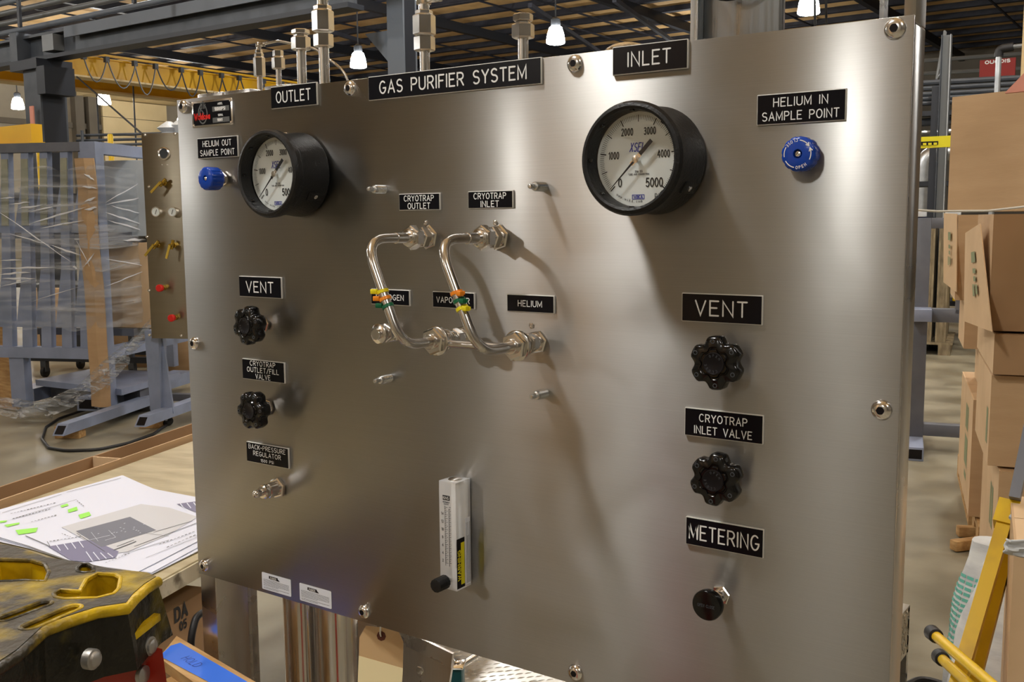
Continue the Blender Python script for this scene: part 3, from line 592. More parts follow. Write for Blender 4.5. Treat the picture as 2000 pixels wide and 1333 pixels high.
# ------------------------------------------------------------ four threaded standoff studs
def make_stud():
    o = thing('stud','x','stud',(0,0,0)); g = G(); pr = [(.0062,0)]
    for k in range(7): pr += [(.0068,.001+k*.0031),(.0060,.0025+k*.0031)]
    pr += [(.0056,.024),(.0036,.0245),(.0036,.034),(.0028,.0358),(.0015,.036)]
    g.lathe((0,0,0),(0,-1,0),pr,14); g.build('threaded_sleeve','zinc',o,sharp=20)
    return o
s0 = make_stud()
for i,(x,z,l) in enumerate(((.4625,1.6255,'short zinc threaded stud above left of the bent tubes'),(.7495,1.6225,'short zinc threaded stud right of the upper small signs'),(.4660,1.3385,'short zinc threaded stud below the NITROGEN fitting'),(.7500,1.3410,'short zinc threaded stud below the HELIUM fitting'))):
    t = s0 if i == 0 else clone(s0); t.location = (x,0,z); t['label'] = l; t['group'] = 'threaded studs on the panel'
# small screws near the bulkheads
sc = [(.5425,1.5745),(.6680,1.5745),(.4705,1.4335),(.7280,1.4335)]
for i,(x,z) in enumerate(sc):
    g = G(); g.lathe((x,0,z),(0,-1,0),[(.0044,0),(.0038,.002),(.0022,.003),(.002,.0016),(.0001,.0015)],14); q = g.build('set_screw','bolt')
    tag(q,('small domed screw above the left bent tube top fitting','small domed screw above the right bent tube top fitting','small domed screw above the NITROGEN fitting','small domed screw above the HELIUM fitting')[i],'screw','small screws over the fittings')
# ------------------------------------------------------------ bulkhead fittings and the two bent jumper tubes
def bulkhead(c, lab, parts, name='bulkhead_fitting'):
    o = thing(name,lab,'fitting',c); c = V(c)
    for nm,kind,y,r,h,ph in parts:
        g = G()
        if kind == 'hex': g.hexnut(c-V((0,y,0)),(0,-1,0),r,h,ph)
        else: g.lathe(c,(0,-1,0),[(r,y),(r*1.02,y+h*.1),(r*1.02,y+h*.85),(r*.94,y+h)],24)
        g.build(nm,'steel',o,smooth=(kind!='hex'))
    return o
TOP = [('panel_nut','hex',0,.0185,.006,.3),('union_body','cyl',.006,.0125,.008,0),('hex_body','hex',.012,.0165,.013,.1),('collar','cyl',.025,.0115,.004,0),('tube_nut','hex',.028,.0175,.016,.5),('nut_taper','cyl',.044,.0125,.004,0)]
BOT = [('panel_nut','hex',0,.0165,.006,.2),('union_body','cyl',.006,.0105,.010,0),('hex_body','hex',.013,.0135,.012,.6),('collar','cyl',.025,.0105,.008,0),('knurled_ring','cyl',.031,.0150,.005,0),('flange_nut','hex',.053,.0195,.010,.35),('flange_ring','cyl',.048,.0205,.005,0),('nut_neck','cyl',.036,.0115,.012,0),('nut_taper','cyl',.063,.0105,.006,0)]
bulkhead((.5480,0,1.5545),'upper left stainless tube fitting under the CRYOTRAP OUTLET sign',TOP)
bulkhead((.6740,0,1.5545),'upper right stainless tube fitting under the CRYOTRAP INLET sign',TOP)
bulkhead((.6100,0,1.4115),'flanged stainless fitting holding the lower end of the left bent tube',[(a,b,y+(.012 if y > .03 else 0),r,h,p) for a,b,y,r,h,p in BOT])
bulkhead((.7380,0,1.4115),'flanged stainless fitting under the HELIUM sign at the lower end of the right bent tube',BOT)
bulkhead((.4740,0,1.4105),'capped stainless fitting under the NITROGEN sign',[('panel_nut','hex',0,.0165,.006,.2),('body','cyl',.006,.0105,.008,0),('hex_body','hex',.012,.0145,.008,.6),('neck','cyl',.02,.0095,.008,0),('end_cap','cyl',.028,.0150,.006,0),('cap_tip','cyl',.034,.0085,.006,0)])
def jumper(x0, x1, lab):
    o = thing('jumper_tube',lab,'tube',(x0,0,1.5545)); T = -.137
    P = bend([(x0,-.046,1.5545),(x0,T,1.5545),(x1,T,1.4115),(x1,-.066,1.4115)],.042,10)
    G().tube(P,.0068,16).build('bent_tube','tube',o)
    g = G(); g.lathe((x0,-.046,1.5545),(0,-1,0),[(.0078,0),(.0078,.028),(.007,.0285)],18); g.build('weld_stub','steel',o)
    return o
jumper(.5480,.6100,'left bent stainless tube standing out from the panel, with three coloured ties')
jumper(.6740,.7380,'right bent stainless tube standing out from the panel, with three coloured ties')
g = G(); g.cyl((.620,-.058,1.4085),(.722,-.058,1.4085),.0062,16); q = g.build('cross_tube','tube'); tag(q,'short horizontal stainless tube joining the two flanged fittings','tube')
def ties(x0,x1,z,cols,side):
    T = -.137
    for k,cn in enumerate(cols):
        zz = z-k*.0098; f = (1.5545-zz)/(.143); xx = x0+(x1-x0)*f
        ax = V((x1-x0,0,-.143)).normalized(); c = V((xx,T,zz))
        o = thing('cable_tie','%s nylon cable tie on the %s bent tube'%({'ztyel':'yellow','ztor':'orange','ztgr':'green'}[cn],side),'cable tie',c,0,'cable ties on the bent tubes')
        tilt = (ax+V((0,0,(-.15,.1,.2)[k]))).normalized()
        g = G(); g.lathe(c-tilt*.0024,tilt,[(.0075,0),(.0084,.0003),(.0084,.0045),(.0075,.0048)],20); g.build('strap',cn,o)
        s = (-1,-1,-1)[k] if side == 'left' else (1,1,1)[k]
        g = G(); g.box(c+V((s*.0100,-.006,.0005*k)),(.0095,.0065,.0065),rz=s*-.3,bev=.001); g.box(c+V((s*.0135,-.0045,.001)),(.006,.002,.0045),rz=s*.3,bev=.0004); g.build('tie_head',cn,o)
ties(.5480,.6100,1.4840,('ztyel','ztor','ztgr'),'left')
ties(.6740,.7380,1.4865,('ztor','ztgr','ztyel'),'right')
# ------------------------------------------------------------ flow meter
fx0,fx1,fz0,fz1,fd = .5875,.6185,1.0405,1.2025,.036; fc = (fx0+fx1)/2
o = thing('flow_meter','clear acrylic flow meter with black scale, yellow warning strip and black knob','flow meter',(fc,0,fz0))
g = G(); g.b2((fx0,-fd,fz0),(fx1,-.001,fz1),bev=.0008); g.build('acrylic_block','acrylic',o)
g = G(); g.b2((fx0+.002,-.010,fz0+.004),(fx1-.002,-.004,fz1-.004)); g.build('white_backing','frost',o,smooth=False)
g = G(); g.cyl((fc+.002,-.019,fz0+.03),(fc+.002,-.019,fz1-.028),.0035,14); g.build('bore','frost',o)
g = G(); g.lathe((fc+.002,-.019,fz0+.028),(0,0,1),[(.001,0),(.002,.004),(.0008,.012)],10); g.build('float_stop','float',o)
g = G(); g.lathe((fc,-.017,fz1-.004),(0,0,1),[(.0115,0),(.0115,.003),(.009,.0055),(.003,.0065)],22); g.build('top_plug','steel',o)
g = G(); yq = -fd; u=(1,0,0)
for k in range(31):
    z = fz0+.040+k*.0028; Lk = .0055 if k%2==0 else .0035
    stroke(g,[(fc-.005,z),(fc-.005+Lk,z)],(0,yq,0),V((1,0,0)),V((0,0,1)),V((0,-1,0)),.00045,.0002)
    stroke(g,[(fc+.003,z+.0008),(fc+.003+Lk*.6,z+.0008)],(0,yq,0),V((1,0,0)),V((0,0,1)),V((0,-1,0)),.00045,.0002)
stroke(g,[(fc-.0045,fz0+.036),(fc-.0045,fz1-.036)],(0,yq,0),V((1,0,0)),V((0,0,1)),V((0,-1,0)),.0005,.0002); stroke(g,[(fc+.0028,fz0+.036),(fc+.0028,fz1-.040)],(0,yq,0),V((1,0,0)),V((0,0,1)),V((0,-1,0)),.0006,.0002)
for i,s in enumerate(('2','4','6','8','10','12','14')): text(g,s,(fc-.0095,yq,fz0+.043+i*.0118),.0038,.0005,lift=.0003)
g.b2((fc-.0085,yq-.0004,fz1-.0275),(fc+.0045,yq-.0001,fz1-.0205)); g.build('scale_print','dialink',o,smooth=False)
g = G(); text(g,'KING',(fc-.002,yq-.0004,fz1-.024),.0040,.00045,width_to=.0105,lift=.0003); g.build('badge_letters','ink',o,smooth=False)
g = G(); text(g,'INSTRUMENT',(fc-.002,yq,fz1-.0305),.0018,.0004,width_to=.012); text(g,'COMPANY',(fc-.002,yq,fz1-.0335),.0016,.0003,width_to=.009); g.build('small_print','dialgrey',o,smooth=False)
xx = fx1
g = G(); g.b2((xx,-.0355,fz0+.003),(xx+.0003,-.017,fz0+.078)); g.build('black_strip','socket',o,smooth=False)
g = G(); g.b2((xx+.0003,-.026,fz0+.008),(xx+.0006,-.018,fz0+.071)); g.build('yellow_strip','yellow',o,smooth=False)
g = G(); text(g,'WARNING',(xx+.0003,-.0305,fz0+.038),.0060,.0014,u=(0,0,1),v=(0,-1,0),n=(1,0,0),width_to=.045,lift=.0003); g.build('warning_letters','yellow',o,smooth=False)
g = G(); g.b2((xx,-.014,fz0+.004),(xx+.0003,-.004,fz0+.105)); g.build('white_note','sticker',o,smooth=False)
g = G()
for i in range(5):
    g.b2((xx+.0003,-.013+i*.002,fz0+.006),(xx+.0005,-.0124+i*.002,fz0+.098-(i%2)*.02))
g.build('note_lines','dialgrey',o,smooth=False)
g = G(); kx,kz = fc-.002,fz0+.0135; n=48
g.rings([[V((kx+cos(2*pi*i/n)*(r-.0003*(i%4<2)),-y,kz+sin(2*pi*i/n)*(r-.0003*(i%4<2)))) for i in range(n)] for r,y in ((.0095,.041),(.0105,.042),(.0103,.062),(.0098,.0635),(.008,.064))]); g.build('adjust_knob','blackmat',o)
g = G(); g.lathe((kx,-fd,kz),(0,-1,0),[(.0075,0),(.0075,.004),(.004,.0045),(.004,.008)],18); g.build('knob_collar','steel',o)
# ------------------------------------------------------------ tube stubs rising behind the panel
YT = .11
def stub(px, py0, r, lab, hexes, top, name='tube_stub'):
    x = at(px,py0,Y=YT).x; o = thing(name,lab,'fitting',(x,YT,1.5)); zt = lambda y: at(px,y,Y=YT).z; k = 1.0
    zb = 1.5
    g = G(); g.cyl((x,YT,zb),(x,YT,zt(hexes[0][1])),r,16); g.build('tube','tube',o)
    for nm,y0,y1,wd in hexes:
        a,b = zt(y0),zt(y1); R_ = wd
        g = G(); g.hexnut((x,YT,a),(0,0,1),R_,b-a,ph=.25); g.build(nm,'steel',o,smooth=False)
    if top == 'elbow':
        a = zt(hexes[-1][2]); h = hexes[-1][3]*.62
        g = G(); g.cyl((x,YT,a-.003),(x,YT,a+h*1.5),h,16); g.box((x,YT,a+h*2.0),(h*2.1,h*2.1,h*2.2),bev=h*.3); g.cyl((x,YT,a+h*2.1),(x+h*2.6,YT,a+h*2.1),h*.95,16); g.hexnut((x+h*2.2,YT,a+h*2.1),(1,0,0),h*1.15,h*1.5,.2); g.build('elbow','steel',o)
        return x,a+h*2.1,h
    return x,zt(hexes[-1][2]),0
x1,z1,h1 = stub(508,168,.0048,'thin tube stub with elbow and capillary, leftmost above the panel',[('nut',150,112,.0105),('upper_nut',112,104,.0085),('neck_nut',104,97,.0065)],'elbow')
stub(545,165,.0048,'thin capped tube stub second from the left above the panel',[('nut',135,112,.0115),('cap',111,98,.0095)],None)
stub(590,160,.0082,'thick tube stub with hex cap above the OUTLET sign',[('nut',98,72,.0165),('neck',72,67,.012),('cap',67,57,.0155)],None)
x4,z4,h4 = stub(634,155,.0088,'tall tube stub with long hex adapter and elbow right of the OUTLET sign',[('nut',92,66,.0168),('adapter',62,20,.0185),('neck',20,10,.0150)],'elbow')
x5,z5,h5 = stub(830,133,.0080,'tall tube stub with long hex adapter and elbow over the long top sign',[('nut',100,71,.0168),('adapter',69,29,.0180),('neck',29,20,.0140)],'elbow')
stub(1022,112,.0080,'capped tube stub over the right end of the long top sign',[('nut',75,47,.0170),('neck',47,42,.0115),('cap',42,27,.0150)],None)
P = bend([(x1+h1*3,YT,z1),(x1+.05,YT,z1+.002),(x1+.13,YT+.01,z1-.018),(x1+.19,YT+.02,z1-.06),(x1+.21,YT+.03,z1-.15),(x1+.21,YT+.03,1.55)],.05,5)
q = G().tube(P,.0022,8).build('capillary_tube','tube'); tag(q,'thin capillary tube curving down from the leftmost elbow','tube')
q = G().tube([(x5+h5*3,YT,z5),(x5+.2,YT,z5+.005),(x5+.6,YT,z5+.02),(x5+.75,YT,z5+.03)],.0048,10).build('outlet_tube','tube'); tag(q,'horizontal tube leaving the elbow above the long top sign','tube')
q = G().tube([(x4+h4*3,YT,z4),(x4+.06,YT+.02,z4+.06),(x4+.07,YT+.02,z4+.25)],.0048,10).build('outlet_tube','tube'); tag(q,'tube rising from the tall elbow right of the OUTLET sign','tube')
# two black wires over the window gap
for k,(x,l) in enumerate(((1590,'left of the two thin wires hanging in front of the brightest lamp'),(1612,'right of the two thin wires hanging in front of the brightest lamp'))):
    a = at(x,45,Y=.2); q = G().tube([a+V((0,0,-.3)),a+V((.002,0,-.02)),a+V((-.004,.01,.05)),a+V((.01,.02,.5))],.0016,6).build('wire','cable'); tag(q,l,'wire')
a = at(1395,0,Y=.045); b = at(1470,-8,Y=.045); q = G().tube(bend([a+V((-.03,0,.05)),a+V((0,0,-.002)),b+V((0,0,.002)),b+V((.05,0,.06))],.05),.003,8).build('cable_loop','cable'); tag(q,'black cable loop drooping over the stainless duct top','cable')
# ------------------------------------------------------------ below the panel
for x,y,r,lab in ((.071,.17,.037,'left polished stainless cylinder hanging under the panel'),(.166,.17,.0385,'right polished stainless cylinder under the panel, behind the tag'),(.72,.22,.06,'wide stainless cylinder at the bottom edge, right of the diamond plate')):
    o = thing('gas_cylinder',lab,'cylinder',(x,y,.2),0,'stainless vessels under the panel')
    zt_ = .905 if x < .5 else .86
    G().lathe((x,y,.22),(0,0,1),[(r*.6,0),(r,.03),(r,zt_-.22-.03),(r*.985,zt_-.22-.012),(r*.7,zt_-.22)],36).build('shell','vessel',o)
    g = G(); g.hexnut((x,y,zt_),(0,0,1),.012,.02); g.cyl((x,y,zt_+.02),(x,y,1.05),.006,12); g.build('neck','steel',o)
    for k in range(3): a = RD(120*k+200); g = G(); g.hexnut((x+cos(a)*r*.5,y+sin(a)*r*.5,zt_-.008),(0,0,1),.007,.016); g.build('cap_bolt','steel',o,smooth=False)
q = G().tube([(.118,.165,.98),(.114,.15,.90),(.118,.14,.86),(.122,.14,.5)],.0028,8).build('drain_tube','tube'); tag(q,'thin tube running down between the two stainless cylinders','tube')
# manila tag
n = V((.35,-1,.15)).normalized(); u = V((0,0,1)).cross(n).normalized(); u = -u if u.x < 0 else u; v = n.cross(u); v = -v if v.z < 0 else v
c = at(745,1243,Y=-.0); c = at(745,1243,Y=.02)
o = thing('hang_tag','manila hang tag with brown eyelet dangling below the panel edge','tag',c)
W_ = .0385
G().prism([(-W_,-.062),(W_*1.02,-.062),(W_,-.006),(W_*.72,.014),(-W_*.72,.014),(-W_,-.006)],c,u,v,n*.0004).build('tag_card','manila',o,smooth=False)
G().prism([(-W_*1.03,-.17),(W_*.9,-.17),(W_*1.02,-.048),(-W_*1.0,-.036)],c+n*.0002,u,v,n*.0006).build('lower_card','manilalt',o,smooth=False)
g = G(); g.lathe(c+n*.0003,n,[(.0082,0),(.0080,.0006),(.003,.0007),(.003,.0002)],8); g.build('eyelet','eyelet',o,smooth=False)
g = G(); g.tube([c+n*.002,c+n*.006+v*.006,c+v*.03+n*.004,c+v*.05+V((0,.02,0))],.0014,6); g.build('tie_string','white',o)
# skid: folded plate, diamond plate, clamp
a,b,c_ = at(672,1207,Z=.62),at(888,1292,Z=.60),at(700,1400,Z=.45)
pn = [at(675,1190,Y=.30),at(884,1291,Y=.30),at(884,1291,Y=.30)+V((-.02,0,-.10)),at(700,1260,Y=.30)+V((0,0,-.3))]
o = thing('gusset_plate','dark shiny stainless gusset plate behind the hanging tag','plate',pn[0])
g = G(); 
g.hexa([pn[3],pn[2],pn[1],pn[0],pn[3]+V((0,.006,0)),pn[2]+V((0,.006,0)),pn[1]+V((0,.006,0)),pn[0]+V((0,.006,0))]); g.build('plate','frame',o,smooth=False)
g = G(); g.bar(pn[0],pn[1],.03,.006,up=(0,-1,0)); g.build('edge_lip','side',o,smooth=False)
for f in (.72,.5): g = G(); g.hexnut(pn[0].lerp(pn[1],f)+V((0,-.001,-.05)),(0,-1,0),.009,.006); g.build('plate_bolt','steel',o,smooth=False)
zd = .32
A = at(870,1262,Z=zd); B = at(1753,1177,Z=zd); Cc = at(1777,1275,Z=zd); Y0_,Y1_ = .45, max(A.y,B.y)
x0_,x1_ = min(A.x,-.3), at(1778,1181,Z=zd).x
o = thing('diamond_plate_deck','aluminium diamond plate deck on the floor under the panel','deck',((x0_+x1_)/2,1.2,0))
G().b2((x0_,Y0_,zd-.006),(x1_,Y1_,zd)).build('plate','dplate',o,smooth=False)
g = G(); i = 0
y = Y0_+.02
while y < Y1_-.01:
    x = x0_+.02 + (i%2)*.018
    while x < x1_-.02:
        k = int(round((x-x0_)/.018))+i; a = RD(45 if k%2 else -45)+RD(10)
        dx,dy = cos(a)*.012,sin(a)*.012; nx,ny = -sin(a)*.0028,cos(a)*.0028
        P0 = V((x,y,zd)); vs_ = [g.pv(P0+V(q)) for q in ((-dx,-dy,0),(nx,ny,0),(dx,dy,0),(-nx,-ny,0),(-dx*.4,-dy*.4,.002),(dx*.4,dy*.4,.002))]
        for f in ((0,3,5,4),(3,2,5),(2,1,4,5),(1,0,4)): g._f([vs_[q] for q in f])
        x += .036
    y += .018; i += 1
g.build('tread_lugs','dplate',o,smooth=False,kind='stuff')
G().b2((x1_-.012,Y0_,zd-.16),(x1_,Y1_,zd-.006)).build('side_skirt','dplate',o,smooth=False)
g = G()
for i in range(60):
    for j in range(5):
        g.bar((x1_+.0015,Y1_-.01-i*.02,zd-.02-j*.028),(x1_+.0015,Y1_-.024-i*.02,zd-.02-j*.028+(.012 if (i+j)%2 else -.012)),.004,.003,up=(1,0,0))
g.build('side_lugs','dplate',o,smooth=False,kind='stuff')
for yy_ in (Y0_,Y1_-.02): G().b2((x0_,yy_,0),(x1_,yy_+.02,zd-.006)).build('skirt','side',o,smooth=False)
c = at(893,1300,Z=.45); 
o = thing('tube_clamp','green tube clamp block with metal top plate below the panel','clamp',(c.x,c.y,.32))
g = G(); g.box((c.x,c.y,.385),(.032,.05,.13),rz=.5,bev=.008); g.build('green_block','green',o)
g = G(); g.box((c.x,c.y,.453),(.04,.058,.006),rz=.5,bev=.003); g.lathe((c.x,c.y,.456),(0,0,1),[(.009,0),(.008,.004),(.003,.005)],12); g.build('top_plate','steel',o)
p = at(830,1345,Z=.42); q_ = at(940,1276,Z=.42); d = (q_-p).normalized()
q = G().tube([p-d*.1,q_+d*.25],.009,12).build('clamped_tube','tube'); tag(q,'stainless tube passing through the green clamp','tube')
# ------------------------------------------------------------ left background group (turned 23.5 degrees to the panel)
RZ = RD(23.5); DV = V((cos(RZ+pi/2),sin(RZ+pi/2),0)); RV = V((cos(RZ),sin(RZ),0))
def frame(p, rz=RZ): return Matrix.Translation((p.x,p.y,0)) @ Matrix.Rotation(rz,4,'Z')
def lp(T, px, py, y=0):
    o = T @ V((0,y,0)); n = (T.to_3x3() @ V((0,1,0))); return T.inverted() @ at(px,py,PN=(o,n))
def lx(T, px, py, x=0):
    o = T @ V((x,0,0)); n = (T.to_3x3() @ V((1,0,0))); return T.inverted() @ at(px,py,PN=(o,n))
TR = frame(at(207,796,Z=.12))
Q = lambda px,py,y=0: lp(TR,px,py,y)
o = thing('steel_rack','blue grey welded steel rack of upright channels wrapped in clear stretch film','rack',TR.translation,RZ)
def bb(nm,m,x0,x1,y0,y1,z0,z1,par,T=TR,bev=0):
    return G(T).b2((x0,y0,z0),(x1,y1,z1),bev=bev).build(nm,m,par)
tl,tr_ = Q(-40,277),Q(172,277); zt = tr_.z; xl = tl.x; xr = Q(197,500).x; zb = Q(100,700).z; zb1 = Q(100,679).z; zm0,zm1 = Q(100,466).z,Q(100,448).z
bb('top_rail','bluedark',xl,xr,-.02,.08,zt-.07,zt,o); bb('mid_rail','bluedark',xl,xr,.06,.12,zm0,zm1,o); bb('bottom_rail','bluegrey',xl,xr,-.02,.08,zb,zb1,o)
for px in (8,47,84,124,160,-32):
    a = Q(px,290).x; b = Q(px+7,680).x; 
    g = G(TR); g.hexa([(b-.045,0,zb1),(b+.045,0,zb1),(b+.045,.06,zb1),(b-.045,.06,zb1),(a-.034,0,zt-.07),(a+.034,0,zt-.07),(a+.034,.06,zt-.07),(a-.034,.06,zt-.07)]); g.build('upright','bluegrey',o,smooth=False)
    z1_ = zm1+.0; w_ = .034; g = G(TR); g.hexa([(Q(px+3,440).x-.03,-.01,zm1+.03),(Q(px+3,440).x+.03,-.01,zm1+.03),(Q(px+3,440).x+.03,-.001,zm1+.03),(Q(px+3,440).x-.03,-.001,zm1+.03),(a-.028,-.01,zt-.12),(a+.028,-.01,zt-.12),(a+.028,-.001,zt-.12),(a-.028,-.001,zt-.12)]); g.build('pad_strip','strip',o,smooth=False)
    for (ya,yb,wd) in ((312,455,.105),(476,640,.085)):
        za,zb_ = Q(px,ya).z,Q(px,yb).z; xa = Q(px+2,ya).x-.03; xb = Q(px+5,yb).x-.03
        g = G(TR); g.prism([(xa,za),(xb,zb_),(xb-wd,zb_)],(0,.03,0),(1,0,0),(0,0,1),(0,.012,0)); g.build('gusset','bluegrey',o,smooth=False)
bb('corner_post','bluegrey',Q(172,500).x+.0,xr+.02,-.03,.08,.12,zt,o)
dz = 2.3
bb('side_rail','bluegrey',xr-.08,xr+.02,.08,dz,zt-.09,zt,o); bb('side_rail','bluegrey',xr-.08,xr+.02,.08,dz,zb,zb1,o); bb('rear_post','bluegrey',xr-.08,xr+.02,dz,dz+.09,.12,zt,o); bb('side_rail','bluedark',xr-.07,xr+.0,.08,dz,zm0-.02,zm1-.03,o)
bb('rear_rail','bluedark',xl,xr,dz,dz+.08,zt-.09,zt,o)
bb('leg','bluegrey',Q(20,740).x,Q(48,740).x,0,.09,.1,zb,o); bb('leg','bluegrey',Q(20,740).x,Q(48,740).x,dz,dz+.09,.1,zb,o)
fa = at(112,832,Z=.14); fb = at(292,772,Z=.14)
def foot(a,b,par,nm='foot_tube'):
    d = (b-a).normalized(); s_ = d.cross(V((0,0,1))); w=.045; g = G(); zt_,zl = a.z, a.z-.075
    P=[]
    g.hexa([V((*(a-s_*w+d*.0).xy,zl)),V((*(a+s_*w).xy,zl)),V((*(b+s_*w).xy,zl)),V((*(b-s_*w).xy,zl)),V((*(a-s_*w+d*.07).xy,zt_)),V((*(a+s_*w+d*.07).xy,zt_)),V((*(b+s_*w).xy,zt_)),V((*(b-s_*w).xy,zt_))]); q = g.build(nm,'bluegrey',par,smooth=False)
    g = G(); e = -d*.003
    g.hexa([V((*(a-s_*w*.7+d*.008+e).xy,zl+.012)),V((*(a+s_*w*.7+d*.008+e).xy,zl+.012)),V((*(a+s_*w*.7+d*.02).xy,zl+.012)),V((*(a-s_*w*.7+d*.02).xy,zl+.012)),V((*(a-s_*w*.7+d*.058+e).xy,zt_-.012)),V((*(a+s_*w*.7+d*.058+e).xy,zt_-.012)),V((*(a+s_*w*.7+d*.07).xy,zt_-.012)),V((*(a-s_*w*.7+d*.07).xy,zt_-.012))]); g.build('open_end','socket',q,smooth=False)
foot(fa,fb,o)
# cardboard corner guard on the rack
gx0,gx1 = Q(164,500).x,Q(190,500).x; gz0,gz1 = Q(190,792).z,Q(178,310).z
g = G(TR); n_ = 9
R_ = []
random.seed(3)
for k in range(n_):
    z = gz0+(gz1-gz0)*k/(n_-1); j = random.uniform(-.012,.012); s_ = .03*(1-k/n_)
    R_.append([V((gx0+j+s_,-.05,z)),V((gx0+.10+j+s_,-.075+j,z)),V((gx1+.05+j+s_,-.05,z)),V((gx1+.05+j+s_,-.04,z)),V((gx0+.10+j+s_,-.055+j,z)),V((gx0+j+s_,-.04,z))])
g.rings(R_); q = g.build('corner_guard','card',smooth=False); tag(q,'tall cardboard corner guard strapped to the rack corner','cardboard')
# load inside the rack
T2 = TR
def inner(px0,py0,px1,py1,y,dep,nm,m,lab,cat):
    a = Q(px0,py1,y); b = Q(px1,py0,y); q = G(TR).b2((a.x,y,a.z),(b.x,y+dep,b.z),bev=.004).build(nm,m); tag(q,lab,cat); return q
inner(202,312,300,462,.45,.9,'metal_cabinet','ltgrey','grey metal cabinet behind film on the upper rack shelf','cabinet')
inner(205,474,296,640,.45,.7,'cardboard_box','cardlt','cardboard box behind clear film on the lower rack shelf','box')
bb('shelf','bluedark',xr-.9,xr,.4,1.6,Q(240,474,.45).z-.02,Q(240,468,.45).z,o)
bb('shelf','bluedark',xr-.9,xr,.4,1.6,Q(240,648,.45).z-.03,Q(240,641,.45).z,o)
# stretch film
def filmgrid(rows, name, m, lab, amp=.012, par=None):
    g = G(); random.seed(len(rows)*13); R_ = []
    for r in rows: R_.append([V(p)+V((random.uniform(-amp,amp),random.uniform(-amp,amp),random.uniform(-amp,amp))) for p in r])
    g.grid(R_); q = g.build(name,m,par); 
    if par is None: tag(q,lab,'plastic film')
    return q
rows = []
for i in range(14):
    z = Q(100,640).z + (Q(100,330).z-Q(100,640).z)*i/13
    rows.append([TR @ V((xl+(xr+.05-xl)*j/16,-.075+.02*math.sin(i*1.3+j),z+.02*math.sin(j*.9+i))) for j in range(17)] + [TR @ V((xr+.06,.1+.30*j,z+.01*math.sin(j+i))) for j in range(7)])
wrap = thing('stretch_wrap','clear stretch film wound in wrinkled bands around the steel rack','plastic film',TR.translation,RZ)
filmgrid(rows,'film_sheet','film','',par=wrap)
g = G(TR); random.seed(11)
def fold(p,q,w=.012,n=6):
    P = []; p,q = V(p),V(q)
    for k in range(n+1):
        f = k/n; c = p.lerp(q,f)+V((0,random.uniform(-.004,.004),random.uniform(-.004,.004))); P.append((c,w*(1-abs(2*f-1))**.6+.001))
    g.grid([[c+V((0,-.003,ww/2)),c+V((0,-.006,0)),c+V((0,-.003,-ww/2))] for c,ww in P])
for (x0_,y0_,x1__,y1__,w_) in ((0,388,30,386,.012),(35,408,85,400,.012),(18,400,60,395,.01),(55,438,170,404,.014),(80,446,165,430,.012),(60,414,120,400,.01),(0,415,140,512,.012),(20,457,100,480,.01),(100,480,160,500,.016),(0,525,110,522,.014),(0,536,60,532,.016),(5,545,70,545,.018),(0,510,45,508,.01),(143,521,152,526,.02),(165,340,185,352,.02),(160,365,190,368,.016),(165,395,188,385,.02),(165,410,190,405,.02),(150,470,175,520,.016),(165,520,185,495,.018),(0,560,60,548,.008),(60,590,160,560,.006)):
    fold(Q(x0_,y0_,-.085),Q(x1__,y1__,-.085),w_*1.0)
g.build('film_fold_glints','ribbon',wrap,kind='stuff')  # fold strips coloured white as painted glints
g = G(TR)
for (x0_,y0_,x1__,y1__,w_) in ((205,396,275,355,.01),(205,400,285,384,.012),(205,415,280,440,.014),(210,430,285,452,.012),(215,402,285,420,.01),(205,505,285,520,.008),(205,560,285,528,.008),(240,470,285,468,.02)):
    a = lx(TR,x0_,y0_,xr+.07); b = lx(TR,x1__,y1__,xr+.07); a.x += .005; b.x += .005; fold(a,b,w_)
g.build('film_fold_glints','ribbon',wrap,kind='stuff')
# loose bunch hanging from the rack down to the floor and up to the second panel
P = [at(-20,790,Z=.12),at(40,800,Z=.10),at(95,798,Z=.12),at(150,775,D=8.0),at(200,735,D=7.9),at(245,690,D=7.8),at(290,640,D=7.75)]
W = (.07,.08,.08,.08,.09,.10,.06)
random.seed(5); rows = []
for p,w_ in zip(bend(P,.2,3), [W[min(6,int(i*7/22))] for i in range(60)]):
    rows.append([p+V((.02*math.sin(j*2),random.uniform(-.03,.03),w_*(j/7-.5)*2+random.uniform(-.015,.015))) for j in range(8)])
filmgrid(rows,'loose_film','film2','bunched loose stretch film trailing from the rack along the floor',.006)
# ------------------------------------------------------------ second instrument stand
P0 = at(290,836,Z=.0); TS = frame(P0)
K = lambda px,py,y=-.12: lp(TS,px,py,y)
o = thing('instrument_stand','smaller second stainless instrument panel on blue grey legs, left of the large panel','panel stand',TS.translation,RZ)
a = K(276,261); b = K(288,661); xr2 = a.x+.62; zt2,zb2 = a.z,b.z
G(TS).b2((a.x,-.12,zb2),(xr2,-.112,zt2),bev=.001).build('panel_sheet','panel2',o)
G(TS).b2((a.x+.03,-.11,zb2+.03),(xr2-.03,.05,zt2-.03)).build('rear_box','bluedark',o)
for px,py in ((281,264),(339,262),(289,365),(285,463),(289,568),(290,655),(352,656)):
    c = K(px,py); g = G(TS); g.lathe((c.x+.01,-.12,c.z),(0,-1,0),[(.012,0),(.010,.006),(.004,.009)],12); g.build('bolt','bolt',o)
c = K(321,300); g = G(TS); g.lathe((c.x,-.12,c.z),(0,-1,0),[(.046,0),(.046,.012),(.038,.016),(.034,.010)],24,caps=(1,0)); q = g.build('display_bezel','bolt',o)
g = G(TS); g.lathe((c.x,-.129,c.z),(0,-1,0),[(.036,0),(.036,.001)],24); g.build('display_face','dark',q)
for px in (317,327): c = K(px,322); g = G(TS); g.lathe((c.x,-.12,c.z),(0,-1,0),[(.006,0),(.004,.004)],10); g.build('bolt','bolt',o)
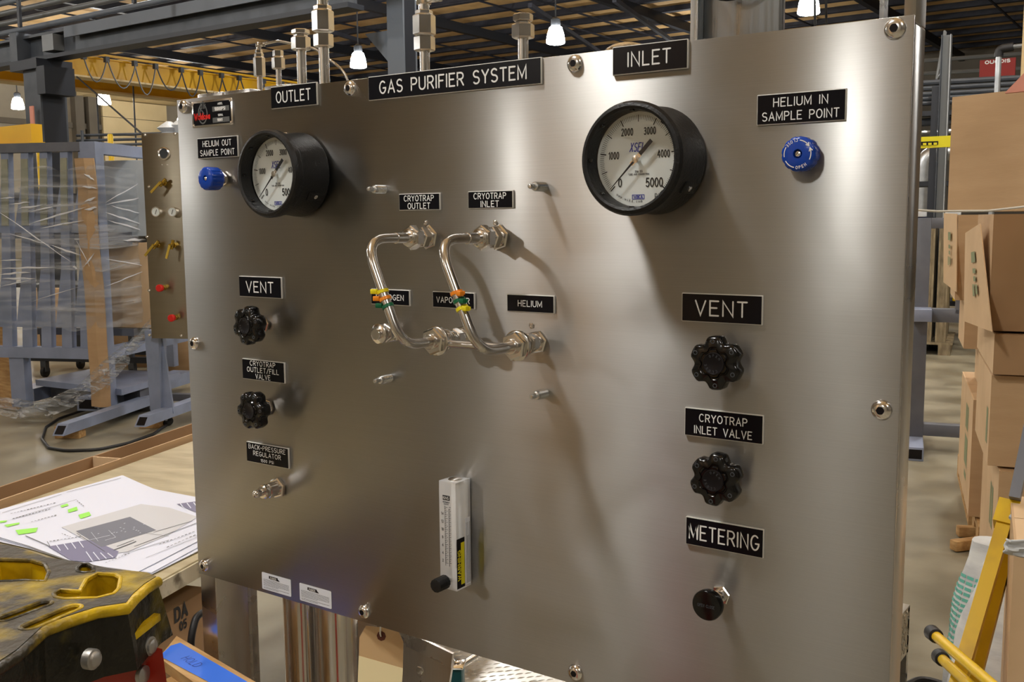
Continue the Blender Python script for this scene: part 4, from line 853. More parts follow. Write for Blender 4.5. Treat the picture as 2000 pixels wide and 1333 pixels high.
def brass(px,py,ang):
    c = K(px,py); g = G(TS); g.hexnut((c.x,-.12,c.z),(0,-1,0),.022,.02); g.cyl((c.x,-.14,c.z),(c.x,-.19,c.z),.012,12); g.lathe((c.x,-.155,c.z),(cos(RD(ang)),0,sin(RD(ang))),[(.013,-.03),(.013,.04)],12); q = g.build('brass_valve','brass',o)
    u_ = V((cos(RD(ang+180)),0,sin(RD(ang+180)))); g = G(TS); g.bar((c.x,-.19,c.z),V((c.x,-.20,c.z))+u_*.10,.018,.006,up=(0,1,0)); g.build('lever','brass',q)
brass(322,358,45); brass(309,479,50); brass(341,479,75)
for px in (309,341):
    c = K(px,414); g = G(TS); g.lathe((c.x,-.12,c.z),(0,-1,0),[(.034,0),(.036,.03),(.036,.036),(.030,.036),(.030,.030)],20,caps=(1,0)); q = g.build('small_gauge','bolt',o)
    g = G(TS); g.lathe((c.x,-.150,c.z),(0,-1,0),[(.031,0),(.031,.001)],20); g.build('gauge_face','dial',q); g = G(TS); g.bar((c.x-.006,-.1525,c.z-.018),(c.x+.006,-.1525,c.z+.016),.004,.001,up=(0,1,0)); g.build('needle','dialink',q)
for px,py in ((316,562),(339,620)):
    c = K(px,py); g = G(TS); g.hexnut((c.x+.02,-.12,c.z),(0,-1,0),.022,.025); g.cyl((c.x+.02,-.145,c.z),(c.x+.02,-.17,c.z),.012,12); q = g.build('brass_fitting','brass',o)
    g = G(TS); g.lathe((c.x+.02,-.165,c.z),(0,-1,0),[(.024,0),(.027,.004),(.027,.03),(.022,.034)],18); g.build('red_knob','red',q)
c = K(300,700,0)
g = G(TS); xa = K(290,670,0).x; xb = K(317,670,0).x; zc = zb2+.05; zf=.12
g.hexa([(K(298,800,0).x,-.03,zf),(K(318,800,0).x,-.03,zf),(K(318,800,0).x,.05,zf),(K(298,800,0).x,.05,zf),(xa,-.05,zc),(xb,-.05,zc),(xb,.07,zc),(xa,.07,zc)]); g.build('leg','bluegrey',o,smooth=False)
g = G(TS); x_ = K(318,800,0).x; g.hexa([(x_,0,zf),(x_+.09,0,zf),(x_+.09,.02,zf),(x_,.02,zf),(x_,0,zc),(x_+.02,0,zc),(x_+.02,.02,zc),(x_,.02,zc)]); g.build('leg_gusset','bluegrey',o,smooth=False)
fa = at(272,815,Z=.165); fb = fa + DV*1.5; foot(fa,fb,o)
g = G(TS); q = TS.inverted() @ fb; g.b2((q.x-.03,q.y-.12,.1),(q.x+.03,q.y-.05,1.1)); g.build('rear_leg','bluegrey',o)
q0 = TS.inverted() @ at(345,775,Z=.12); bb('cross_tube','bluedark',q0.x-.05,q0.x+1.2,q0.y,q0.y+.07,.08,.14,o,TS)
def block(px,py,l,lab,ang=RZ):
    p = at(px,py,Z=0); T = frame(p,ang); q = G(T).b2((0,0,0),(l,.10,.088),bev=.003).build('wood_block','wood'); tag(q,lab,'wood block','wooden blocks under the feet')
block(107,857,.19,'pale wooden block under the foot of the film wrapped rack',RZ+.12); block(272,837,.165,'pale wooden block under the foot of the second panel stand',RZ+.1)
# power cord with plug
pts = [at(*p,Z=.012) for p in ((300,790),(240,806),(170,806),(115,818),(90,835),(82,858),(95,875),(130,881),(190,879),(250,866),(300,848),(326,830))]
pts[0].z = .1; pts[1].z = .07; pts[2].z=.04
o = thing('power_cord','black power cord looped on the concrete floor, ending in a round plug','cord',pts[5])
G().tube(bend(pts,.15,5),.011,8).build('cord','cable',o); p = pts[-1]; d=(pts[-1]-pts[-2]).normalized()
g = G(); g.lathe(p+V((0,0,.02)),d,[(.014,-.03),(.028,0),(.036,.03),(.036,.055),(.028,.06)],16); g.build('plug','rubber',o)
# skid with fork tubes
zk = .26; A,B,Cc,D_ = [at(*p,Z=zk) for p in ((69,742),(237,761),(352,727),(176,721))]
o = thing('fork_skid','low blue grey steel skid with two open fork tubes behind the rack','skid',(A+B+Cc+D_)/4*1.0)
o.location.z = 0; o.matrix_basis = Matrix.Translation(((A+B+Cc+D_)/4).xy.to_3d())
g = G(); g.hexa([p+V((0,0,-.05)) for p in (A,B,Cc,D_)]+[A,B,Cc,D_]); g.build('deck','bluegrey',o,smooth=False)
e1 = (D_-A).normalized()
for (px,py,L_) in ((46,772,1.2),(172,790,1.5)):
    p = at(px,py,Z=.13); dd_ = DV
    g = G(); g.bar(p,p+dd_*L_,.20,.11); q = g.build('fork_tube','bluegrey',o,smooth=False); g = G(); g.bar(p-dd_*.004,p+dd_*.004,.16,.075); g.build('open_end','socket',q,smooth=False)
g = G(); g.bar(A.lerp(D_,.5)+V((0,0,-.12)),B.lerp(Cc,.5)+V((0,0,-.12)),.3,.14); g.bar((B+Cc)/2+V((0,0,-.15)),(A+D_)/2+V((0,0,-.15)),.1,.18); g.build('under_frame','bluedark',o,smooth=False,kind='stuff')
# wheeled cart behind
p = at(89,737,Z=0); T = frame(p); o = thing('wheeled_cart','dark wheeled cart frame behind the rack uprights','cart',p,RZ)
for y_ in (0,.6):
    for x_ in (0,1.0):
        g = G(T); g.lathe((x_-.02,y_,.06),(1,0,0),[(.04,0),(.06,.004),(.06,.036),(.04,.04)],16); g.build('caster','rubber',o); g = G(T); g.b2((x_-.03,y_-.03,.06),(x_+.03,y_+.03,.17)); g.build('fork','dark',o)
        g = G(T); g.b2((x_-.02,y_-.02,.17),(x_+.02,y_+.02,.95)); g.build('post','dark',o)
for y_ in (0,.6): G(T).b2((-.3,y_-.03,.17),(1.25,y_+.03,.23)).build('rail','darkblue',o)
for z_ in (.17,.93): G(T).b2((-.3,-.03,z_),(-.24,.63,z_+.04)).build('cross_rail','darkblue',o)
g = G(T); g.b2((-.3,-.03,.93),(1.25,.63,.96)); g.build('cart_top','dark',o)
# boxes far behind the rack
for i,(px,py,w_,h_,z0,lab,m) in enumerate(((62,668,.75,.75,0,'brown cardboard box seen between the rack uprights','card'),(150,664,.7,.85,0,'brown cardboard box just left of the corner guard','carddk'),(215,720,.55,1.0,0,'tall cardboard box right of the corner guard','card'),(238,716,.8,.95,0,'wide cardboard box behind the loose film','carddk'),(318,722,.38,.62,0,'cardboard box under the second panel, left one','card'),(344,726,.5,.60,0,'cardboard box under the second panel, right one','cardlt'))):
    p = at(px,py,D=(13,12.6,11.2,12.1,10.6,11.4)[i]); T = frame(p,RZ+.05*i); o = thing('cardboard_box',lab,'box',(p.x,p.y,0),RZ+.05*i,'cardboard boxes behind the rack')
    G(T).b2((0,0,0),(w_,.5,h_),bev=.004).build('carton',m,o); G(T).b2((.01,.01,h_),(w_/2-.003,.49,h_+.006)).build('flap',m,o); G(T).b2((w_/2+.003,.01,h_),(w_-.01,.49,h_+.006)).build('flap','cardlt',o)
# tray of plywood / yellow post bits at far left
q = G().b2(tuple(at(-30,790,Z=0)),tuple(at(-30,790,Z=0)+V((.5,.05,.9)))).build('plywood_offcut','wood'); tag(q,'pale board standing at the left edge of the picture','board')
# ------------------------------------------------------------ overhead steel
def col(px,py,D,w_,z1,lab,m='dark'):
    p = at(px,py,D=D); o = thing('steel_column',lab,'column',(p.x,p.y,0)); x,y = p.x,p.y
    G().b2((x-w_/2,y-w_/2,0),(x+w_/2,y-w_/2+.03,z1)).build('flange',m,o); G().b2((x-w_/2,y+w_/2-.03,0),(x+w_/2,y+w_/2,z1)).build('flange',m,o)
    G().b2((x-w_*.1,y-w_/2+.03,0),(x+w_*.1,y+w_/2-.03,z1)).build('web',m,o); G().b2((x+w_/2-.02,y-w_/2+.03,0),(x+w_/2,y+w_/2-.03,z1)).build('cover_plate','darkblue',o); return p,o
c1,oc1 = col(90,200,16,.44,3.95,'dark steel column at the left, under the long girder')
G().b2((c1.x-.45,c1.y-.3,3.95),(c1.x+.3,c1.y+.3,4.1)).build('cap_plate','darkblue',oc1); G().b2((c1.x-.5,c1.y-.25,4.1),(c1.x-.3,c1.y+.3,4.55)).build('seat_bracket','dark',oc1); G().b2((c1.x+.28,c1.y-.3,3.55),(c1.x+.5,c1.y+.2,3.97)).build('side_bracket','darkblue',oc1)
g = G(); q = at(63,228,D=15.7); g.b2((q.x-.05,q.y-.01,q.z-.14),(q.x+.05,q.y+.01,q.z+.16)); g.build('paint_mark','pink',oc1)
c2,oc2 = col(785,60,12.6,.26,7.9,'grey steel column behind the top of the panel','web')
G().prism([(0,0),(.5,0),(0,-.5)],(c2.x-.12,c2.y,3.95),(-1,0,0),(0,0,1),(0,.04,0)).build('gusset','web',oc2)
GY = c1.y; o = thing('runway_girder','long dark steel girder crossing the upper left of the picture','girder',(-11,GY,4)); gx = c2.x-.15
G().b2((c1.x-3.5,GY-.14,4.10),(gx,GY+.14,4.16)).build('bottom_flange','darkblue',o); G().b2((c1.x-3.5,GY-.02,4.16),(gx,GY+.02,4.46)).build('web','dark',o); G().b2((c1.x-3.5,GY-.14,4.46),(gx,GY+.14,4.50)).build('top_flange','dark',o)
G().b2((c1.x+.85,GY-.16,4.36),(gx,GY-.13,4.52)).build('light_angle','web',o); G().b2((c1.x+.32,GY-.2,4.2),(c1.x+.62,GY-.02,4.44)).build('junction_box','conduit',o)
for k in range(9):
    z = 4.62+.135*k; y = GY-.1-.05*k; q = G().cyl((c1.x-3,y,z),(gx+1.5,y,z),.042,10).build('conduit','conduit' if k%3 else 'web'); tag(q,'long pipe overhead, %s of the bundle above the girder'%('lowest','second lowest','third lowest','fourth lowest','middle','fourth highest','third highest','second highest','highest')[k],'pipe','pipes above the girder')
for x_ in (c1.x+.4,c1.x+3.2,c1.x+6): q = G().b2((x_-.03,GY-.6,4.5),(x_+.03,GY-.56,8.0)).build('hanger_strap','darkblue'); tag(q,'dark hanger strap of the overhead pipes, %s'%('nearest the left column','in the middle','nearest the grey column')[int(round((x_-c1.x)/2.9))],'strap')
q = G().b2((c1.x-3,GY-1.6,5.9),(gx-3.2,GY-1.4,6.1)).build('red_beam','rust'); tag(q,'thin red primer beam in the top left corner','beam')
# bridge crane, two yellow girders running away
def bridge(px,py,z,h,w_,lab,y0,y1,m='crane'):
    p = at(px,py,Z=z); o = thing('crane_girder',lab,'crane girder',(p.x,p.y,z)); x = p.x
    G().b2((x-w_,y0,z+.05),(x,y1,z+h)).build('box_web',m,o,smooth=False); G().b2((x-w_-.08,y0,z),(x+.1,y1,z+.05)).build('bottom_flange','wood' if 0 else 'cream',o,smooth=False); G().b2((x-w_-.08,y0,z+h),(x+.1,y1,z+h+.04)).build('top_flange',m,o,smooth=False)
    return x
xa = bridge(250,162,5.6,.55,.4,'nearer bright yellow crane girder with festoon cables, upper left',9.5,40)
xb = bridge(262,187,5.6,.50,.4,'farther yellow crane girder below and behind the festoon cables',9.5,40)
p = at(30,262,D=13); q = G().b2((p.x-4,p.y,p.z-.11),(at(61,262,Y=p.y).x,p.y+.15,p.z+.11)).build('beam_box','crane')
o = thing('yellow_beam','short yellow beam end above the rack, left of the dark column','beam',(p.x,p.y,p.z)); q.parent = o; q.data.transform(Matrix.Translation(-p)); G().b2((p.x-4,p.y-.03,p.z-.13),(at(61,262,Y=p.y).x,p.y+.18,p.z-.11)).build('beam_lip','crane',o)
fest = thing('festoon_cable','grey festoon cable looping below the near crane girder','cable',(xa+.3,20,6))
g = G(); ys = [15.6,16.3,17.2,17.9,18.8,19.5,20.3,21,22,22.8,23.9,25,26.3,27.6,29]; zt_ = 6.1
G().b2((xa+.24,12,zt_+.1),(xa+.34,34,zt_+.16)).build('track','crane',fest)
for i in range(len(ys)-1):
    ya,yb = ys[i],ys[i+1]; pts = [(xa+.3+.05*(i%2),ya+(yb-ya)*k/10,zt_-(.62+.1*(i%3))*(1-(2*k/10-1)**2)) for k in range(11)]
    G().tube(pts,.022,6).build('cable_loop','conduit' if i < 3 else 'dark',fest); G().b2((xa+.24,ya-.06,zt_-.05),(xa+.36,ya+.06,zt_+.1)).build('trolley','dark',fest)
# hoist rope, diagonal cable, railings
a = at(150,150,D=15); b = at(278,262,D=12.5); q = G().cyl(a,b,.012,6).build('guy_cable','cable'); tag(q,'black diagonal cable running from the dark column down right','cable')
for px,y0_,y1__,l in ((187,150,275,'thick dark vertical rope under the crane, left one'),(259,140,285,'thin vertical rope under the crane, right one')):
    q = G().cyl(at(px,150,D=32),V((*at(px,150,D=32).xy,0)),.028,6).build('hoist_rope','dark'); tag(q,l,'rope')
rl = thing('guard_rail','dark pipe guard rail behind the rack top','railing',at(230,275,D=16))
for y in (262,272,282): G().cyl(at(150,y+3,D=16.5),at(345,y-2,D=16),.022,8).build('rail_pipe','dark',rl)
for x in (160,345): G().cyl(at(x,255,D=16.3),V((*at(x,255,D=16.3).xy,0)),.025,8).build('rail_post','dark',rl)
for px,pa,l in ((215,262,'yellow bollard top above the rack corner'),(75,270,'small yellow bollard top beside the dark column base')):
    p = at(px,pa,D=14.5); g = G(); g.lathe((p.x,p.y,0),(0,0,1),[(.04,0),(.04,p.z-.02),(.03,p.z)],14); q = g.build('bollard','engy'); tag(q,l,'bollard')
p = at(330,243,D=7.6); g = G(); random.seed(9)
g.lathe(p+V((0,0,-.03)),(0,0,1),[(.05,-.08),(.055,-.03),(.09,0),(.05,.03),(.02,.05)],12); g.lathe(p+V((.08,.05,-.03)),(0,0,1),[(.03,-.08),(.05,-.03),(.08,.02),(.03,.06)],10); q = g.build('plastic_bag','clearbag'); tag(q,'white plastic bag bunched on top of the second panel','bag')
# roof bracing seen above the panel
for (a,b,l) in (((1035,10),(1180,108),'left'),((1200,0),(1340,100),'right'),((640,60),(720,85),'far left')):
    pa = at(*a,Z=7.6); pb = at(*b,Z=7.6); q = G().bar(pa,pb,.12,.12).build('roof_brace','purlin'); tag(q,'dark diagonal roof brace above the panel, the %s one'%l,'brace')
# ------------------------------------------------------------ workbench with drawings
RB = RD(18); TB = Matrix.Translation((-.163,.112,0)) @ Matrix.Rotation(RB,4,'Z')
ZT = .90
o = thing('workbench','plywood topped workbench left of the panel, holding the drawings','bench',(-.163,.112,0),RB)
G(TB).b2((-.672,-.75,ZT-.038),(0,1.9,ZT),bev=.004).build('plywood_top','ply',o)
G(TB).b2((-.001,-.75,ZT-.037),(.004,1.9,ZT-.004)).build('worn_edge','plyedge',o)
for x_ in (-.62,-.05):
    for y_ in (-.65,1.8): G(TB).b2((x_-.04,y_-.04,0),(x_+.04,y_+.04,ZT-.04)).build('leg','wood',o)
# cardboard tray behind the bench
T = TB; o = thing('cardboard_tray','long open cardboard tray along the far edge of the workbench','box',(-.163,.112,0),RB)
z1 = ZT+.012
G(T).b2((-.694,-.75,.45),(-.688,2.0,z1+.003)).build('side_wall','card',o); G(T).b2((-.80,-.75,.45),(-.794,2.0,z1)).build('side_wall','carddk',o)
G(T).b2((-.794,-.75,.45),(-.69,2.0,.456)).build('tray_base','carddk',o)
for y_ in (-.75,.66,1.99): G(T).b2((-.794,y_,.456),(-.694,y_+.006,z1)).build('divider','cardlt',o)
for x_,y_ in ((-.78,-.7),(-.71,-.7),(-.78,1.95),(-.71,1.95)): G(T).b2((x_-.012,y_-.02,0),(x_+.012,y_+.02,.45)).build('support','carddk',o)
# carton below the bench
T3 = TB @ Matrix.Translation((-.02,0,0)); yy0 = -.6
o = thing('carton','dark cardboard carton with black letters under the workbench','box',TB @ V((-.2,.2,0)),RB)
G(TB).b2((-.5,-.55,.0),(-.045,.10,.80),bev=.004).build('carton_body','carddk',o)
tu = TB.to_3x3() @ V((0,1,0)); tn = TB.to_3x3() @ V((1,0,0))
pl_o = TB @ V((-.045,0,0)); g = G()
c = at(353,1196,PN=(pl_o,tn)); text(g,'CODA',c-tu*.025,.034,.007,u=tu,n=tn,lift=.001) if False else text(g,'DA',c,.026,.006,u=tu,n=tn,lift=.001)
c = at(357,1221,PN=(pl_o,tn)); text(g,'05',c,.017,.0036,u=tu,n=tn,lift=.001); g.build('printed_letters','rubber',o,smooth=False)
q = G().tube(bend([at(400,1195,D=1.97),at(383,1205,D=1.95),at(374,1240,D=1.93),at(372,1275,D=1.93)],.05,6),.007,10).build('hose','cable'); tag(q,'black hose curving beside the left frame leg','hose')
# stack of drawings
def pz(px,py,z): return at(px,py,Z=z)
o = thing('drawing_sheets','stack of large white engineering drawings with green highlights on the workbench','drawings',pz(200,1020,ZT))
def sheet(cor, z, m, nm, n=10, curl=0, edge=0):
    A,B,Cq,D_ = [pz(*c,z) for c in cor]; g = G(); rows = []
    for i in range(n+1):
        r = []
        for j in range(n+1):
            p = A.lerp(B,i/n).lerp(D_.lerp(Cq,i/n),j/n); p.z = z+curl*(.004*math.sin(i*.9)*math.sin(j*.8)+.004*(j/n)**4*math.sin(i*.8)); r.append(p)
        rows.append(r)
    return g.grid(rows).build(nm,m,o,solid=.0006)
base = [(-60,1012),(240,930),(392,985),(290,1128)]
cs = [(-70,1010),(240,932),(405,985),(180,1122)]
full = lambda dx,dy: [(-80+dx,1022+dy),(240+dx,931+dy),(470+dx,1020+dy),(285+dx,1121+dy)]
# the true outline: left cut by the frame, far corner, right hidden by the panel, near corner
sheet([(-90,1030),(240,931),(440,1012),(75,1075)],ZT+.002,'paper','sheet',8)
def sheet_poly(cor, z, nm='sheet'):
    g = G(); vs = [pz(*c,z) for c in cor]; a = [g.pv(p) for p in vs]; b = [g.pv(p-V((0,0,.0012))) for p in vs]; g._f(a); g._f(b[::-1])
    for i in range(len(a)): g._f((a[i],a[(i+1)%len(a)],b[(i+1)%len(a)],b[i]))
    return g.build(nm,'paper',o,smooth=False)
sheet_poly([(-80,1024),(242,931),(300,955),(440,990),(440,1050),(292,1124),(180,1110),(60,1072),(-80,1040)],ZT+.004)
sheet_poly([(-80,1020),(240,929),(305,958),(440,985),(440,1040),(296,1119),(170,1106),(62,1070),(-80,1030)],ZT+.0065)
sheet_poly([(-80,1018),(238,929),(302,956),(440,982),(440,1030),(270,1117),(150,1100),(55,1066),(-80,1026)],ZT+.009)
ZS = ZT+.0100
def ink(cor, m, nm, z=ZS, par=o, kind=None):
    g = G(); g._f([g.pv(pz(*c,z)) for c in cor]); q = g.build(nm,m,par,smooth=False); return q
def inks(polys, m, nm, z=ZS):
    g = G()
    for cor in polys: g._f([g.pv(pz(*c,z)) for c in cor])
    q = g.build(nm,m,o,smooth=False); q['kind'] = 'stuff'
def dl(a,b,w_=1.2): 
    a,b = V(a),V(b); d = (b-a).normalized(); n = V((-d.y,d.x))*w_/2*.6; return [tuple(a-n),tuple(b-n),tuple(b+n),tuple(a+n)]
ink([(120,1030),(275,985),(330,992),(386,1010),(330,1045),(250,1078),(215,1083)],'overlay','overlay_print')
for c in ([(118,988),(132,984),(134,988),(120,992)],[(132,996),(150,990),(152,997),(134,1002)],[(153,1006),(174,1000),(178,1007),(157,1014)],[(8,1026),(38,1021),(38,1024),(14,1030)],[(30,1036),(74,1031),(70,1040),(36,1045)],[(0,1018),(14,1017),(12,1020),(0,1022)]): ink(c,'lime','highlight',ZS+.0003)
ink([(148,1038),(254,1010),(305,1036),(250,1053),(198,1069)],'penk','grey_viewport',ZS+.0005)
ink([(94,1068),(178,1054),(232,1078),(225,1090),(172,1098),(140,1096)],'plum','shaded_block',ZS+.0003)
ink([(345,985),(395,978),(400,1000),(385,1002)],'plum','shaded_block',ZS+.0003)
inks([dl((150,1042),(205,1078),1.5),dl((222,1075),(266,1058),3),dl((228,1068),(262,1055),1.5),dl((50,1047),(98,1068),2.5),dl((98,1068),(92,1058),2),dl((300,1040),(376,1018),1),dl((262,1068),(384,1022),1.4),dl((240,1083),(330,1055),1),dl((285,1090),(384,1050),.8),dl((4,1002),(120,966),.8),dl((130,962),(236,934),.8),dl((30,1012),(150,976),.8),dl((270,1040),(330,1048),.8)],'dialgrey','drawing_lines',ZS+.0007)
random.seed(2); tx = []
for (x0_,y0_,x1__,y1__,n_) in ((20,1004,110,982,14),(24,1014,100,994,12),(60,1020,112,1006,8),(120,1042,140,1050,4),(205,1100,255,1080,8),(310,1064,382,1038,10),(325,1070,384,1044,8),(96,1058,160,1048,9),(150,978,165,990,4)):
    for k in range(n_):
        f = (k+.1)/n_; g_ = (k+.7)/n_; tx.append(dl((x0_+(x1__-x0_)*f,y0_+(y1__-y0_)*f),(x0_+(x1__-x0_)*g_,y0_+(y1__-y0_)*g_),random.choice((1,1.6,2.2))))
inks(tx,'dialgrey','tiny_writing',ZS+.0009)
wt = []
for k in range(4): wt += [dl((108+k*15,1062-k*2),(118+k*15,1076-k*2),3)]
for k in range(4): wt += [dl((168+k*14,1078+k*1),(182+k*13,1098-k*3),3.2)]
for k in range(3): wt += [dl((352+k*13,984-k),(360+k*13,994-k),3)]
inks(wt,'paper','white_letters',ZS+.0011)
g = G()
for (a,b) in (((178,1040),(192,1058)),((212,1036),(226,1050)),((226,1050),(205,1056)),((172,1056),(215,1046))): g._f([g.pv(pz(*c,ZS+.0012)) for c in dl(a,b,.8)])
for k in range(18):
    x = 190+random.random()*90; y = 1022+random.random()*26
    if y > 1050-(x-190)*.1: continue
    g._f([g.pv(pz(*c,ZS+.0012)) for c in dl((x,y),(x+3,y-.8),1)])
g.build('viewport_marks','paper',o,smooth=False,kind='stuff')
# ------------------------------------------------------------ stepladder top cap
DL = .92
ctr = at(190,1200,D=DL)
# local frame: x along the cap towards the camera right, y away, z up
# edges of the top face in the photograph lie on z = zl
zl = at(300,1120,D=.90).z
c_r = at(318,1128,Z=zl); c_f = at(205,1195,Z=zl-.0)      # far right corner and the dip of the near edge
ex = V((1,0,0)); 
a_ = at(0,1300,Z=zl); b_ = at(235,1170,Z=zl); ex = (b_-a_).normalized(); ey = V((-ex.y,ex.x,0)); 
TL = Matrix(((ex.x,ey.x,0,b_.x),(ex.y,ey.y,0,b_.y),(0,0,1,0),(0,0,0,1)))
IL = TL.inverted()
def ll(px,py,z=None): 
    p = IL @ at(px,py,Z=zl if z is None else z); return (p.x,p.y)
o = thing('stepladder','stepladder with grimy black and yellow plastic top and orange red rail, lower left','ladder',(b_.x,b_.y,0),math.atan2(ex.y,ex.x))
top = [ll(-60,1332),ll(30,1272),ll(85,1222),ll(130,1205),ll(190,1186),ll(248,1178),ll(262,1160),ll(285,1140),ll(308,1126),ll(290,1118),ll(215,1110),ll(160,1098),ll(90,1088),ll(55,1075),ll(15,1064),ll(-60,1056)]
H = .060
def outset(pts,k): 
    cx = sum(p[0] for p in pts)/len(pts); cy = sum(p[1] for p in pts)/len(pts); return [(p[0]+(cx-p[0])*k,p[1]+(cy-p[1])*k) for p in pts]
# recess outlines on the top face
def slot(x0_,y0_,x1__,y1__,w_):
    a = V(ll(x0_,y0_)); b = V(ll(x1__,y1__)); d = (b-a).normalized(); n = V((-d.y,d.x)); P = []
    for k in range(9): t = pi/2+pi*k/8; P.append(tuple(a+d*cos(t)*w_+n*sin(t)*w_))
    for k in range(9): t = -pi/2+pi*k/8; P.append(tuple(b+d*cos(t)*w_+n*sin(t)*w_))
    return P
holes = [slot(10,1208,85,1180,.0065),slot(58,1224,142,1188,.0068),[ll(*p) for p in ((104,1160),(118,1152),(155,1155),(168,1132),(190,1120),(225,1122),(236,1128),(232,1150),(222,1160),(190,1168),(125,1170),(108,1167))],[ll(*p) for p in ((-30,1100),(0,1092),(60,1094),(88,1102),(96,1118),(88,1136),(50,1134),(0,1136),(-30,1142))],[ll(*p) for p in ((150,1110),(158,1103),(172,1102),(182,1108),(183,1117),(165,1119),(152,1117))]]
def capsolid():
    g = G(TL); bm = g.bm
    ti = [V((x,y,zl)) for x,y in outset(top,.02)]; to = [V((x,y,zl-.008)) for x,y in top]; lo = [V((x,y,zl-H)) for x,y in outset(top,-.03)]
    lo = [q+V((max(0,min(1,(q.x+.03)/.05))*.014,0,0)) for q in lo]; g.rings([lo,to,ti],caps=(1,0)); me_edges = []
    bm.verts.ensure_lookup_table(); n = len(top); tv = bm.verts[2*n:3*n]
    es = [bm.edges.get((tv[i],tv[(i+1)%n])) for i in range(n)]
    for h in holes:
        vs = [g.pv((x,y,zl)) for x,y in h]; vb = [g.pv((x*.94+sum(p[0] for p in h)/len(h)*.06,y*.94+sum(p[1] for p in h)/len(h)*.06,zl-.045)) for x,y in h]
        for i in range(len(vs)):
            j = (i+1)%len(vs); f = g._f((vs[i],vs[j],vb[j],vb[i])); f.material_index = 2
            es.append(bm.edges.get((vs[i],vs[j])))
        f = g._f(vb); f.material_index = 2
    r = bmesh.ops.triangle_fill(bm, use_beauty=True, use_dissolve=False, edges=es)
    for f in r['geom']:
        if isinstance(f,bmesh.types.BMFace): f.material_index = 1
    q = g.build('cap_body','capdark',o,smooth=False); q.data.materials.append(M['capgrey']); q.data.materials.append(M['capyel']); return q
capsolid()
# raised yellow worn rims
def rim(P,r,nm='worn_rim'):
    G().tube([TL @ V((x,y,zl-.001)) for x,y in P],r,8,closed=True).build(nm,'cap',o)
for h in holes: rim(h,.0022)
G().tube([TL @ V((x,y,zl-.005)) for x,y in outset(top[:9],.0)],.0048,10).build('front_rim','cap',o)
# near face rib, rivets and red rail
nrm = -ey
def facept(px,py,off=0): return at(px,py,PN=(TL @ V((0,-.002,0)),TL.to_3x3() @ V((0,1,0))))
nf = (TL.to_3x3() @ V((0,-1,0)))
for px,py,r in ((177,1288,.0066),(288,1262,.0066)):
    p = facept(px,py) + nf*.003
    # push each rivet onto the sloping near side
    g = G(); g.lathe(p-nf*.006,nf,[(r*1.25,0),(r*1.25,.0065),(r,.007),(r*.9,.009),(r*.5,.0105)],18); g.build('rivet','rivet',o)
a,b = facept(250,1243),facept(300,1204); G().bar(a+nf*.004,b+nf*.004,.006,.006,up=(0,0,1)).build('raised_rib','cap',o)
rr = o
ra,rb_ = at(232,1320,D=.905),at(318,1290,D=.875)
ca = (ra+rb_)/2; ra.z = rb_.z = zl-H+.004; 
g = G(); dr = (rb_-ra); dr.z = 0; dr.normalize(); 
g.hexa([V((*(ra+dr*0-V((0,0,0))).xy,zl-.32)),V((*(rb_+dr*.03).xy,zl-.32)),V((*(rb_+dr*.03+ey*.03).xy,zl-.32)),V((*(ra+ey*.03).xy,zl-.32)),ra,rb_,rb_+ey*.03,ra+ey*.03]); g.build('rail','fiber',rr,smooth=False)
g = G(); g.hexa([V((*(ra).xy,0)),V((*(rb_+dr*.13).xy,0)),V((*(rb_+dr*.13+ey*.03).xy,0)),V((*(ra+ey*.03).xy,0)),V((*(ra).xy,zl-.32)),V((*(rb_+dr*.03).xy,zl-.32)),V((*(rb_+dr*.03+ey*.03).xy,zl-.32)),V((*(ra+ey*.03).xy,zl-.32))]); g.build('lower_rail','fiber',rr,smooth=False)
p = at(275,1318,D=.875); g = G(); g.lathe(p,nf,[(.008,0),(.008,.004),(.004,.006)],14); g.build('rivet','rivet',rr)
# ------------------------------------------------------------ board with blue tape
zb_ = .80
pa,pb = at(345,1243,Z=zb_),at(520,1345,Z=zb_); pc,pd = at(310,1285,Z=zb_),at(430,1370,Z=zb_)
o = thing('taped_board','raw wooden board with a strip of blue masking tape near the ladder','board',(pa+pd)/2)
o.matrix_basis = Matrix.Translation((pa+pd)/2)
g = G(); g.hexa([p+V((0,0,-.02)) for p in (pc,pd,pb,pa)]+[pc,pd,pb,pa]); g.build('board','wood',o,smooth=False)
ta,tb,tc_,td = at(358,1254,Z=zb_+.0006),at(520,1352,Z=zb_+.0006),at(460,1360,Z=zb_+.0006),at(322,1277,Z=zb_+.0006)
g = G(); g._f([g.pv(p) for p in (at(333,1262,Z=zb_+.0008),at(352,1256,Z=zb_+.0008),at(505,1345,Z=zb_+.0008),at(440,1350,Z=zb_+.0008),at(312,1282,Z=zb_+.0008))]); g.build('blue_tape','tape',o,smooth=False)
g = G(); uu = (pb-pa).normalized(); vv = V((-uu.y,uu.x,0)); text(g,'HOLD',at(375,1293,Z=zb_+.001),.016,.0012,u=uu,v=vv,n=(0,0,1)); g.build('pen_note','pen',o,smooth=False)
g = G(); q = (pa+pb+pc+pd)/4; g.b2((q.x-.06,q.y-.04,0),(q.x+.06,q.y+.04,zb_-.02)); g.build('post','wood',o,smooth=False)
